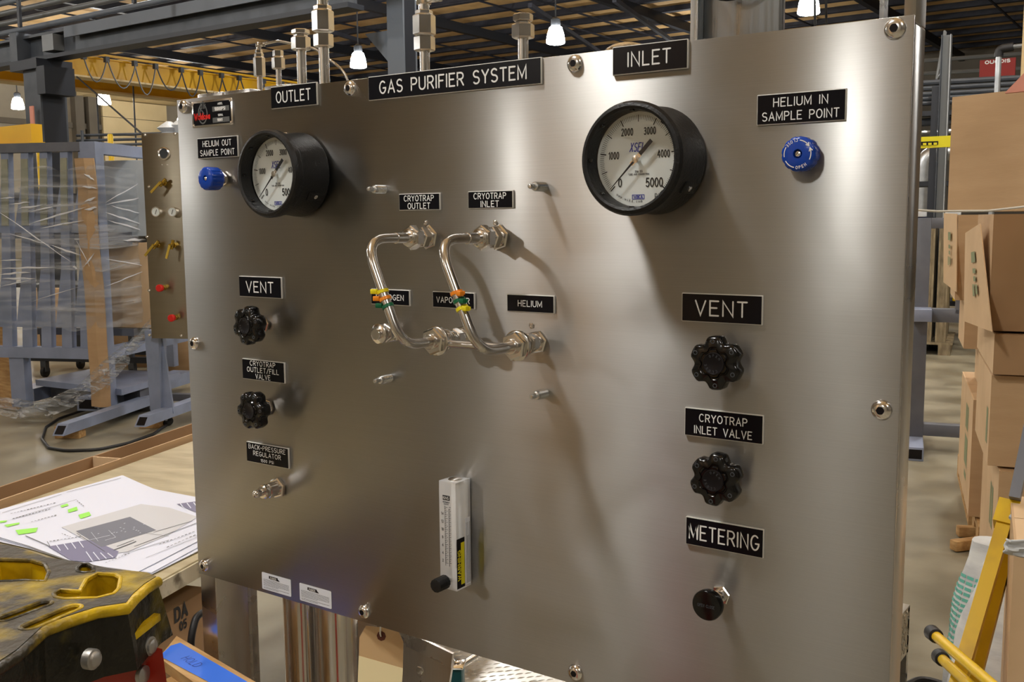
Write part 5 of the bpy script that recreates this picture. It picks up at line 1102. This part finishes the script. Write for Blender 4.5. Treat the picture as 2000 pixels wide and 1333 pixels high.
# ------------------------------------------------------------ right side: grey frame
fp = at(1806,880,Z=0); RF = RD(14); TF = frame(fp,RF); 
F = lambda px,py,y=0: lp(TF,px,py,y)
o = thing('grey_frame','grey steel upright frame standing behind the right edge of the panel','frame',(fp.x,fp.y,0),RF)
x0_ = F(1797,600).x; zt_ = F(1800,426).z; zm = F(1810,612).z
G(TF).b2((x0_-.05,0,.05),(x0_+.05,.09,zt_),bev=.003).build('upright','bluedark',o)
G(TF).b2((x0_+.05,0,zt_-.07),(x0_+1.1,.09,zt_),bev=.003).build('top_rail','bluedark',o)
G(TF).b2((x0_+.05,0,zm-.06),(x0_+1.1,.09,zm+.03),bev=.003).build('middle_rail','bluedark',o)
G(TF).b2((x0_+.05,.0,.10),(x0_+1.1,.09,.18),bev=.003).build('bottom_rail','bluedark',o)
G(TF).b2((x0_+.22,.0,zm),(x0_+.30,.09,zt_-.07)).build('inner_post','bluedark',o)
G(TF).b2((x0_-.05,-.35,0),(x0_+.05,.6,.09),bev=.003).build('foot','bluegrey',o); G(TF).b2((x0_-.04,-.352,.014),(x0_+.04,-.345,.076)).build('open_end','socket',o)
G(TF).b2((x0_-.05,-.2,zm-.04),(x0_+.07,0,zm+.04),bev=.003).build('stub_arm','bluegrey',o)
# pallets standing on edge
pp = at(1822,694,Z=0); TP = frame(pp,RD(10))
for i,(dx,h_) in enumerate(((-.22,1.25),(-.08,1.55),(.07,1.55))):
    o = thing('upright_pallet','weathered pallet stood on edge, %s of three behind the grey frame'%('leftmost','middle','rightmost')[i],'pallet',TP @ V((dx,0,.12)),RD(10),'pallets stood on edge')
    for k in range(6): G(TP).b2((dx-.055,.0+k*.2,.15),(dx-.035,.16+k*.2,h_)).build('slat','oldwood',o,smooth=False)
    for k in range(3): G(TP).b2((dx-.035,.02+k*.46,.15),(dx+.035,.12+k*.46,h_)).build('stringer','oldwood',o,smooth=False)
    for k in range(6): G(TP).b2((dx+.035,.0+k*.2,.15),(dx+.055,.16+k*.2,h_)).build('slat','oldwood',o,smooth=False)
o = thing('flat_pallet','weathered flat pallet carrying the three upright pallets','pallet',TP @ V((0,0,0)),RD(10))
for k in range(5): G(TP).b2((-.35,k*.25,.12),(.2,.2+k*.25,.148)).build('slat','oldwood',o,smooth=False)
for k in (-.33,.05): G(TP).b2((k,0,0),(k+.13,1.2,.12)).build('stringer','oldwood',o,smooth=False)
# tote, tank, duct, rails, sign further back
p = at(1815,470,D=13); T = frame(p,RD(12)); o = thing('storage_tote','navy blue tote box behind the upright pallets','box',(p.x,p.y,p.z-.35),RD(12)); G(T).b2((-.35,0,p.z-.35),(.35,.5,p.z+.3),bev=.02).build('tote_body','bluebox',o); G(T).b2((-.36,-.02,p.z+.3),(.36,.52,p.z+.38),bev=.01).build('lid','bagw',o)
o2 = thing('storage_shelving','dark shelving behind the upright pallets','shelving',(p.x,p.y,0),RD(12))
for x_ in (-.5,.0,1.6): G(T).b2((x_-.04,-.05,0),(x_+.04,.02,3.2)).build('post','darkblue',o2)
for z_ in (.5,p.z-.36,p.z+.75,2.9): G(T).b2((-.5,-.04,z_-.06),(1.6,.6,z_)).build('shelf','darkblue',o2)
p = at(1840,640,D=12.4); T = frame(p,RD(12)); q = G(T).b2((.1,-.1,.56),(.9,.3,.9),bev=.01).build('parts_bin','engy'); tag(q,'yellow bin low on the dark shelving','bin'); q = G(T).b2((-.62,-.2,0),(-.36,.1,1.25),bev=.01).build('red_cabinet','signred'); tag(q,'red cabinet edge beside the panel right edge','cabinet')
a = at(1795,520,D=16); pts = bend([V((a.x,a.y,0)),V((a.x,a.y,at(1795,300,D=16).z)),V((a.x+.0,a.y,at(1795,300,D=16).z))+V((.9,.25,0))],.28,8)
q = G().tube(pts,.13,16).build('duct_pipe','galv'); tag(q,'large galvanised pipe bending behind the panel right edge','pipe')
for k,(px,r_,m_) in enumerate(((1818,.035,'dark'),(1828,.02,'dark'))):
    a = at(px,340,D=14.5); q = G().cyl((a.x,a.y,0),(a.x,a.y,at(px,318,D=14.5).z),r_,8).build('drop_pipe',m_); tag(q,'dark vertical pipe right of the galvanised bend, %s one'%('thicker','thinner')[k],'pipe')
a = at(1843,240,D=12); zt_ = at(1843,72,D=12).z; o = thing('channel_post','grey channel post rising above the cardboard boxes','post',(a.x,a.y,0)); G().b2((a.x-.055,a.y,0),(a.x+.055,a.y+.02,zt_)).build('channel_web','conduit',o); G().b2((a.x-.055,a.y-.05,0),(a.x-.045,a.y,zt_)).build('flange','dark',o); G().b2((a.x+.045,a.y-.05,0),(a.x+.055,a.y,zt_)).build('flange','galv',o)
o = thing('lattice_mast','narrow lattice truss leaning beside the channel post','truss',at(1830,150,D=13)); p0,p1 = at(1829,155,D=13),at(1845,60,D=13); p2,p3 = at(1840,150,D=13),at(1847,62,D=13)
G().cyl(p0,p1,.015,6).build('chord','conduit',o); G().cyl(p2,p3,.015,6).build('chord','conduit',o); G().cyl(V((*p0.xy,0)),p0,.02,6).build('chord','dark',o)
for k in range(6): G().cyl(p0.lerp(p1,k/6),p2.lerp(p3,(k+1)/6),.01,6).build('lattice_bar','conduit',o)
for k,(y,dd_) in enumerate(((116,20),(141,20),(159,13),(170,13),(181,13),(190,13),(199,13),(236,13),(256,13))):
    a = at(1790,y+4,D=dd_); b = at(2010,y-8-(k==0)*4,D=dd_*.97); q = G().cyl(a,b,(.04,.04,.035,.03,.03,.03,.03,.05,.03)[k],8).build('pipe_run',('conduit','conduit','dark','dark','dark','dark','dark','dark','galv')[k]); tag(q,'horizontal pipe at upper right, %s from the top'%('first','second','third','fourth','fifth','sixth','seventh','eighth','ninth')[k],'pipe','horizontal pipes at upper right')
p = at(1946,137,D=18); o = thing('warning_board','dark red sign board behind the pipes at upper right','sign',(p.x,p.y,p.z)); a,b = at(1912,160,Y=p.y),at(1984,112,Y=p.y); G().b2((a.x,p.y,a.z),(b.x,p.y+.04,b.z)).build('board','signred',o); G().b2((p.x-.04,p.y+.04,0),(p.x+.04,p.y+.1,b.z)).build('post','dark',o)
g = G(); text(g,'QUMAX',((a.x+b.x)/2,p.y,b.z-.06),.06,.012,width_to=.42) if False else text(g,'OUOOIS',((a.x+b.x)/2,p.y,b.z-.045),.05,.014,width_to=.40,lift=.005); g.build('sign_letters','ink',o,smooth=False)
p = at(1948,170,D=11); zt_ = at(1948,112,D=11).z; q = G().cyl((p.x,p.y,0),(p.x,p.y,zt_),.03,10).build('conduit_post','galv'); tag(q,'pale conduit post in front of the red sign board','pipe')
q = G().tube(bend([(p.x,p.y,zt_),(p.x,p.y,zt_+.08),(p.x+.14,p.y,zt_+.09)],.06,6),.045,12).build('elbow_boot','rubber'); tag(q,'black elbow on top of the pale conduit post','elbow'); q = G().cyl((p.x+.14,p.y,zt_+.09),(p.x+1.2,p.y,zt_+.10),.025,8).build('conduit_run','conduit'); tag(q,'thin conduit leading right from the black elbow','pipe')
a,b = at(1787,290,D=8.5),at(1858,268,D=8.5); yb = a.y; o = thing('yellow_crossbeam','bright yellow slotted beam between the panel edge and the boxes','beam',a)
G().b2((a.x-.3,yb,a.z),(b.x+.8,yb+.05,b.z)).build('beam','yellow',o)
for k in range(4): c = at(1794+k*12,281,D=8.45); G().b2((c.x-.022,yb-.004,c.z-.012),(c.x+.022,yb+.001,c.z+.018)).build('slot','socket',o); G().b2((c.x-.012,yb-.01,c.z-.012),(c.x+.014,yb-.003,c.z+.006)).build('tab','yellow',o)
for x_ in (a.x-.28,b.x+.75): G().b2((x_-.03,yb+.01,0),(x_+.03,yb+.06,a.z)).build('beam_post','dark',o)
q = G().tube([at(1783,410,D=2.2),at(1830,413,D=2.2),at(1930,412,D=2.2),at(2010,403,D=2.2)],.0028,6).build('cord','white'); tag(q,'thin white cord stretched from the panel edge across the boxes','cord')
# ------------------------------------------------------------ cardboard boxes on pallets
RC = RD(14)
def carton(px,py,D,w_,dep,h_,lab,m='card',rz=RC,flap=None,side='cardlt',prints=None,anchor='top',fq=None):
    p = py if px is None else at(px,py,D=D); z0 = p.z if px is None else p.z-h_; T = Matrix.Translation((p.x,p.y,z0)) @ Matrix.Rotation(rz,4,'Z')
    o = thing('cardboard_box',lab,'box',(p.x,p.y,z0),rz,'cardboard boxes stacked at the right'); t = .005
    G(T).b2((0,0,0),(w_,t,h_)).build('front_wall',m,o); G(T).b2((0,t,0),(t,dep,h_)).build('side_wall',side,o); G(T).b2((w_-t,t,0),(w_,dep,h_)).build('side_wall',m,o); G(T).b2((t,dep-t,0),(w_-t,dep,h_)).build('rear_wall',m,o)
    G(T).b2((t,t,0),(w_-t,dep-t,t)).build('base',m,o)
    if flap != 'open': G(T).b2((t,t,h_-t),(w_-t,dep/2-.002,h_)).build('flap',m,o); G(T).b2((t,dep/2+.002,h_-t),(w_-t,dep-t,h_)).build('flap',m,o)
    if flap in ('hang','open'):
        P = [tuple(T.inverted() @ at(px_,py_,D=d_)) for px_,py_,d_ in fq]
        g = G(T); g.hexa([V(q) for q in P]+[V(q)+V((-.004,0,.001)) for q in P]); q = g.build('hanging_flap','cardlt',o,smooth=False)
        g = G(T); nr_ = (V(P[3])-V(P[0])).cross(V(P[1])-V(P[0])).normalized(); nr_ = nr_ if nr_.dot(T.inverted() @ CP - V(P[0])) > 0 else -nr_
        for k,(f0,f1,s0_,s1_) in enumerate(((.25,.36,.30,.50),(.42,.47,.32,.46),(.5,.55,.34,.44),(.58,.68,.3,.38),(.58,.7,.42,.5))):
            def fp_(f,s_): return V(P[0]).lerp(V(P[3]),f).lerp(V(P[1]).lerp(V(P[2]),f),s_)+nr_*.013
            g._f([g.pv(fp_(f0,s0_)),g.pv(fp_(f1,s0_)),g.pv(fp_(f1,s1_)),g.pv(fp_(f0,s1_))])
        g.build('faded_print','gprint',q,smooth=False)
    if prints:
        g = G(T)
        for (y0_,y1_,z0_,z1_) in prints: g._f([g.pv((-.001,y*dep,z*h_)) for y,z in ((y0_,z0_),(y1_,z0_),(y1_,z1_),(y0_,z1_))])
        g.build('faded_print','gprint',o,smooth=False)
    return o,T
def seam(): pass
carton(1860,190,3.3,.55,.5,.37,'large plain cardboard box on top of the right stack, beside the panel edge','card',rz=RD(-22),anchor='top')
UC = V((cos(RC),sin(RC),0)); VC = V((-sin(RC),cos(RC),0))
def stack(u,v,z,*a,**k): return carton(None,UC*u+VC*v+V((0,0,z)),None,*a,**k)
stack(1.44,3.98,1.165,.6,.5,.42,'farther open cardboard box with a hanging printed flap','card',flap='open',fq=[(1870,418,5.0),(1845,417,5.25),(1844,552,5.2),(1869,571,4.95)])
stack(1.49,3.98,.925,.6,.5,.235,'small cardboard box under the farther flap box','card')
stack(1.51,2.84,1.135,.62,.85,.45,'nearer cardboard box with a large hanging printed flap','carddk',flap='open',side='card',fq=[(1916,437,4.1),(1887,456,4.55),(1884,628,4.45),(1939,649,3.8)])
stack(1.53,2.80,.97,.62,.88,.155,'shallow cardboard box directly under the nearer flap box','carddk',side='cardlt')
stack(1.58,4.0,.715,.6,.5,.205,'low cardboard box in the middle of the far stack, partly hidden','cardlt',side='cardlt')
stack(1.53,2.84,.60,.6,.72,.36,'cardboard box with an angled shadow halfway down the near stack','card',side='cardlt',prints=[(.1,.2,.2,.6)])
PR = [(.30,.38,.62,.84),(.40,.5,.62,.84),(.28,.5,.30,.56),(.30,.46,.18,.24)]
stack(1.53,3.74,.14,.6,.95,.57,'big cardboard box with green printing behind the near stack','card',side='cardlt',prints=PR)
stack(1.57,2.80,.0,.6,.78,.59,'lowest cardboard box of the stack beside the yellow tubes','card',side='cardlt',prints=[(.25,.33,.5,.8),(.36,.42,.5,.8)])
p = at(1982,1050,D=2.05); carton(1981,1062,2.1,.5,.4,.7,'tall cardboard box in the lower right corner behind the yellow tubes','cardlt',side='card',rz=RD(10))
q = G().b2(tuple(at(1993,150,D=3.6)),tuple(at(1993,150,D=3.6)+V((.4,.01,.9)))).build('pale_board','cream'); tag(q,'pale cream board standing at the upper right edge','board')
a = at(1962,182,D=3.0); g = G(); g.prism([(0,0),(.3,0),(.3,.30)],a,V((.97,-.2,0)),(0,0,1),(0,.02,0)); q = g.build('pink_board','pink'); tag(q,'pinkish triangular board edge above the top box','board')
# pallets below the stack
def pallet(px,py,D,lab,n=5):
    p = at(px,py,Z=.13); T = Matrix.Translation((p.x,p.y,0)) @ Matrix.Rotation(RC,4,'Z'); o = thing('wooden_pallet',lab,'pallet',(p.x,p.y,0),RC,'pallets under the cardboard boxes')
    for k in range(n): G(T).b2((0,k*.24,.11),(1.0,k*.24+.16,.13)).build('deck_board','wood',o,smooth=False); 
    for x_ in (0,.45,.9): 
        G(T).b2((x_,0,.09),(x_+.09,n*.24-.08,.11)).build('lead_board','wood',o,smooth=False)
        for y_ in ((0,n*.12-.09,n*.24-.22) if n > 2 else (0,.26)): G(T).b2((x_,y_,.02),(x_+.09,y_+.14,.09)).build('block','wood',o,smooth=False)
    for x_ in (0,.9): G(T).b2((x_,0,0),(x_+.09,n*.24-.08,.02)).build('bottom_board','wood',o,smooth=False)
pallet(1893,980,0,'wooden pallet under the far end of the box stack'); pallet(1911,1030,0,'broken wooden pallet nearest the yellow tubes',2)
for k,(px,py,l) in enumerate(((1888,1075,'splintered wood piece on the floor before the pallet'),(1902,1050,'dark wood chip on the floor under the broken pallet'))):
    p = at(px,py,Z=0); q = G().box((p.x,p.y,.03),(.16,.05,.05),rz=.9-.4*k,bev=.006).build('wood_scrap','wood'); tag(q,l,'wood scrap')
# woven bags
def bag(pts,w_,lab,nm='woven_bag',m='bagw',pr=True):
    o = thing(nm,lab,'bag',(pts[0].x,pts[0].y,0)); n=18; R_ = []
    random.seed(int(w_*1000))
    for k,p in enumerate(pts):
        f = k/(len(pts)-1); ww = w_*(.75+.35*math.sin(pi*min(1,f+.12)))
        R_.append([p+V((cos(2*pi*i/n)*ww*(1+.06*math.sin(5*i+k)),sin(2*pi*i/n)*ww*.7*(1+.05*math.sin(3*i+2*k)),0)) for i in range(n)])
    g = G(); g.rings(R_); g.build('sack',m,o)
    return o,R_
b0,b1 = at(1925,1215,D=2.95),at(1950,1060,D=3.0)
def lerpv(a,b,n): return [a.lerp(b,i/n) for i in range(n+1)]
P = [V((b0.x,b0.y,0)),V((b0.x-.01,b0.y,.12))]+lerpv(V((b0.x,b0.y,.25)),b1,8)
o,R_ = bag(P,.10,'white woven bag with pale green lettering behind the yellow tubes')
g = G()
for k in range(2,8):
    r0,r1 = R_[k],R_[k+1]
    for i in range(8,15):
        for j in range(3):
            f0,f1 = j/3+.04,j/3+.22
            c0 = sum((q for q in R_[k]),V())/18; 
            A_,B_ = r0[i].lerp(r1[i],f0),r0[(i+1)%18].lerp(r1[(i+1)%18],f0); C_,D2 = r0[(i+1)%18].lerp(r1[(i+1)%18],f1),r0[i].lerp(r1[i],f1)
            out = lambda q: q+(q-c0).normalized()*.002 if True else q
            B_ = A_.lerp(B_,.8); C_ = D2.lerp(C_,.8); g._f([g.pv(out(q)) for q in (A_,B_,C_,D2)])
g.build('green_lettering','baggr',o,smooth=False,kind='stuff')
b0,b1 = at(1945,1320,D=2.6),at(1985,1110,D=2.7)
o,R_ = bag([V((b0.x,b0.y,0)),V((b0.x,b0.y,.15))]+lerpv(V((b0.x,b0.y,.3)),b1,8),.115,'grey white woven bag with folds in the lower right corner')
g = G(); c0 = at(1958,1190,D=2.55); text(g,'COD',c0,.045,.012,u=(.75,-.5,.45),v=(-.3,0,.95),n=(-.5,-.8,0)) if False else None
g.bm.free()
p = at(1966,1052,D=1.9); rg = (CM @ V((1,0,0))); dn = V((0,0,-1)); g = G(); rows=[]
for k in range(7): rows.append([p+rg*(.006*j-.004*(k/6)**2)+dn*(.0048*k+.002*math.sin(j*.7)+.0012*j)+(CM @ V((0,0,1)))*(.005*math.sin(k*1.7+j*.5)) for j in range(10)])
g.grid(rows); q = g.build('white_cloth','bagw',solid=.004); tag(q,'folded white rag hooked over the yellow tubes','cloth')
# yellow folded hoist legs
DH = 2.35
o = thing('yellow_hoist','folded yellow shop hoist of square tubes with a grey post, lower right','hoist',at(1900,1320,Z=0))
u0,u1 = at(1963,1020,D=DH+.05),at(1881,1300,D=DH-.1); v0_,v1_ = at(1980,1035,D=DH+.10),at(1908,1312,D=DH-.04)
d = (u1-u0).normalized(); G().bar(u0,u1+d*.4,.031,.031,up=(0,-1,.3)).build('square_leg','engy',o); d2 = (v1_-v0_).normalized(); G().bar(v0_,v1_+d2*.4,.026,.026,up=(0,-1,.3)).build('square_leg','engy',o)
G().bar(u0-d*.05,u0+d*.012,.046,.046,up=(0,-1,.3)).build('collar','engy',o); G().bar(v0_-d*.045+V((.012,0,0)),v0_+d*.005+V((.012,0,0)),.036,.036,up=(0,-1,.3)).build('collar','engy',o)
p = at(1982,975,D=DH+.04); q = at(2012,830,D=DH+.10); G().bar(p,q,.024,.024,up=(0,-1,.3)).build('grey_post','bluedark',o)
p = at(1976,1010,D=DH-.02); g = G(); g.tube(bend([p,p+V((.02,-.02,-.005)),p+V((.05,-.02,-.04)),p+V((.06,-.01,-.07))],.02,5),.008,10); g.build('lock_lever','galv',o)
for k,(t0,t1,l) in enumerate((((1822,1238),(1905,1310),0),((1836,1284),(1900,1345),0))):
    a = at(*t0,D=DH-.05); b = at(*t1,D=DH-.28); e = (b-a).normalized(); G().cyl(a,b+e*.12,.0115,14).build('cross_pipe','engy',o)
    g = G(); g.lathe(a,-e,[(.0125,-.022),(.0165,-.02),(.0175,.008),(.015,.015),(.006,.017)],18); g.build('rubber_cap','rubber',o)
a = at(1800,1110,D=3.2)
# hand rag, cable at lower right
q = G().tube(bend([at(1770,1340,Z=.02),at(1800,1325,Z=.02),at(1850,1340,Z=.02)],.05,5),.012,8).build('floor_cable','cable'); tag(q,'black cable on the floor at the bottom right','cable')
# rubber foot of base frame and step tread at right
# boxes and rack behind the photographer (mirrored in the brushed panel)
for k,(x,y,z,w_,h_,m,l) in enumerate(((-1.3,-4.6,0,1.2,1.3,'card','lower'),(-1.3,-4.6,1.3,1.1,1.2,'card','middle'),(-1.25,-4.6,2.5,1.0,.9,'cardlt','upper'))):
    q = G().b2((x-w_/2,y-w_/2,z),(x+w_/2,y+w_/2,z+h_),bev=.01).build('storage_carton',m); tag(q,'cardboard carton behind the photographer, %s of the pile'%l,'box','cartons behind the photographer')
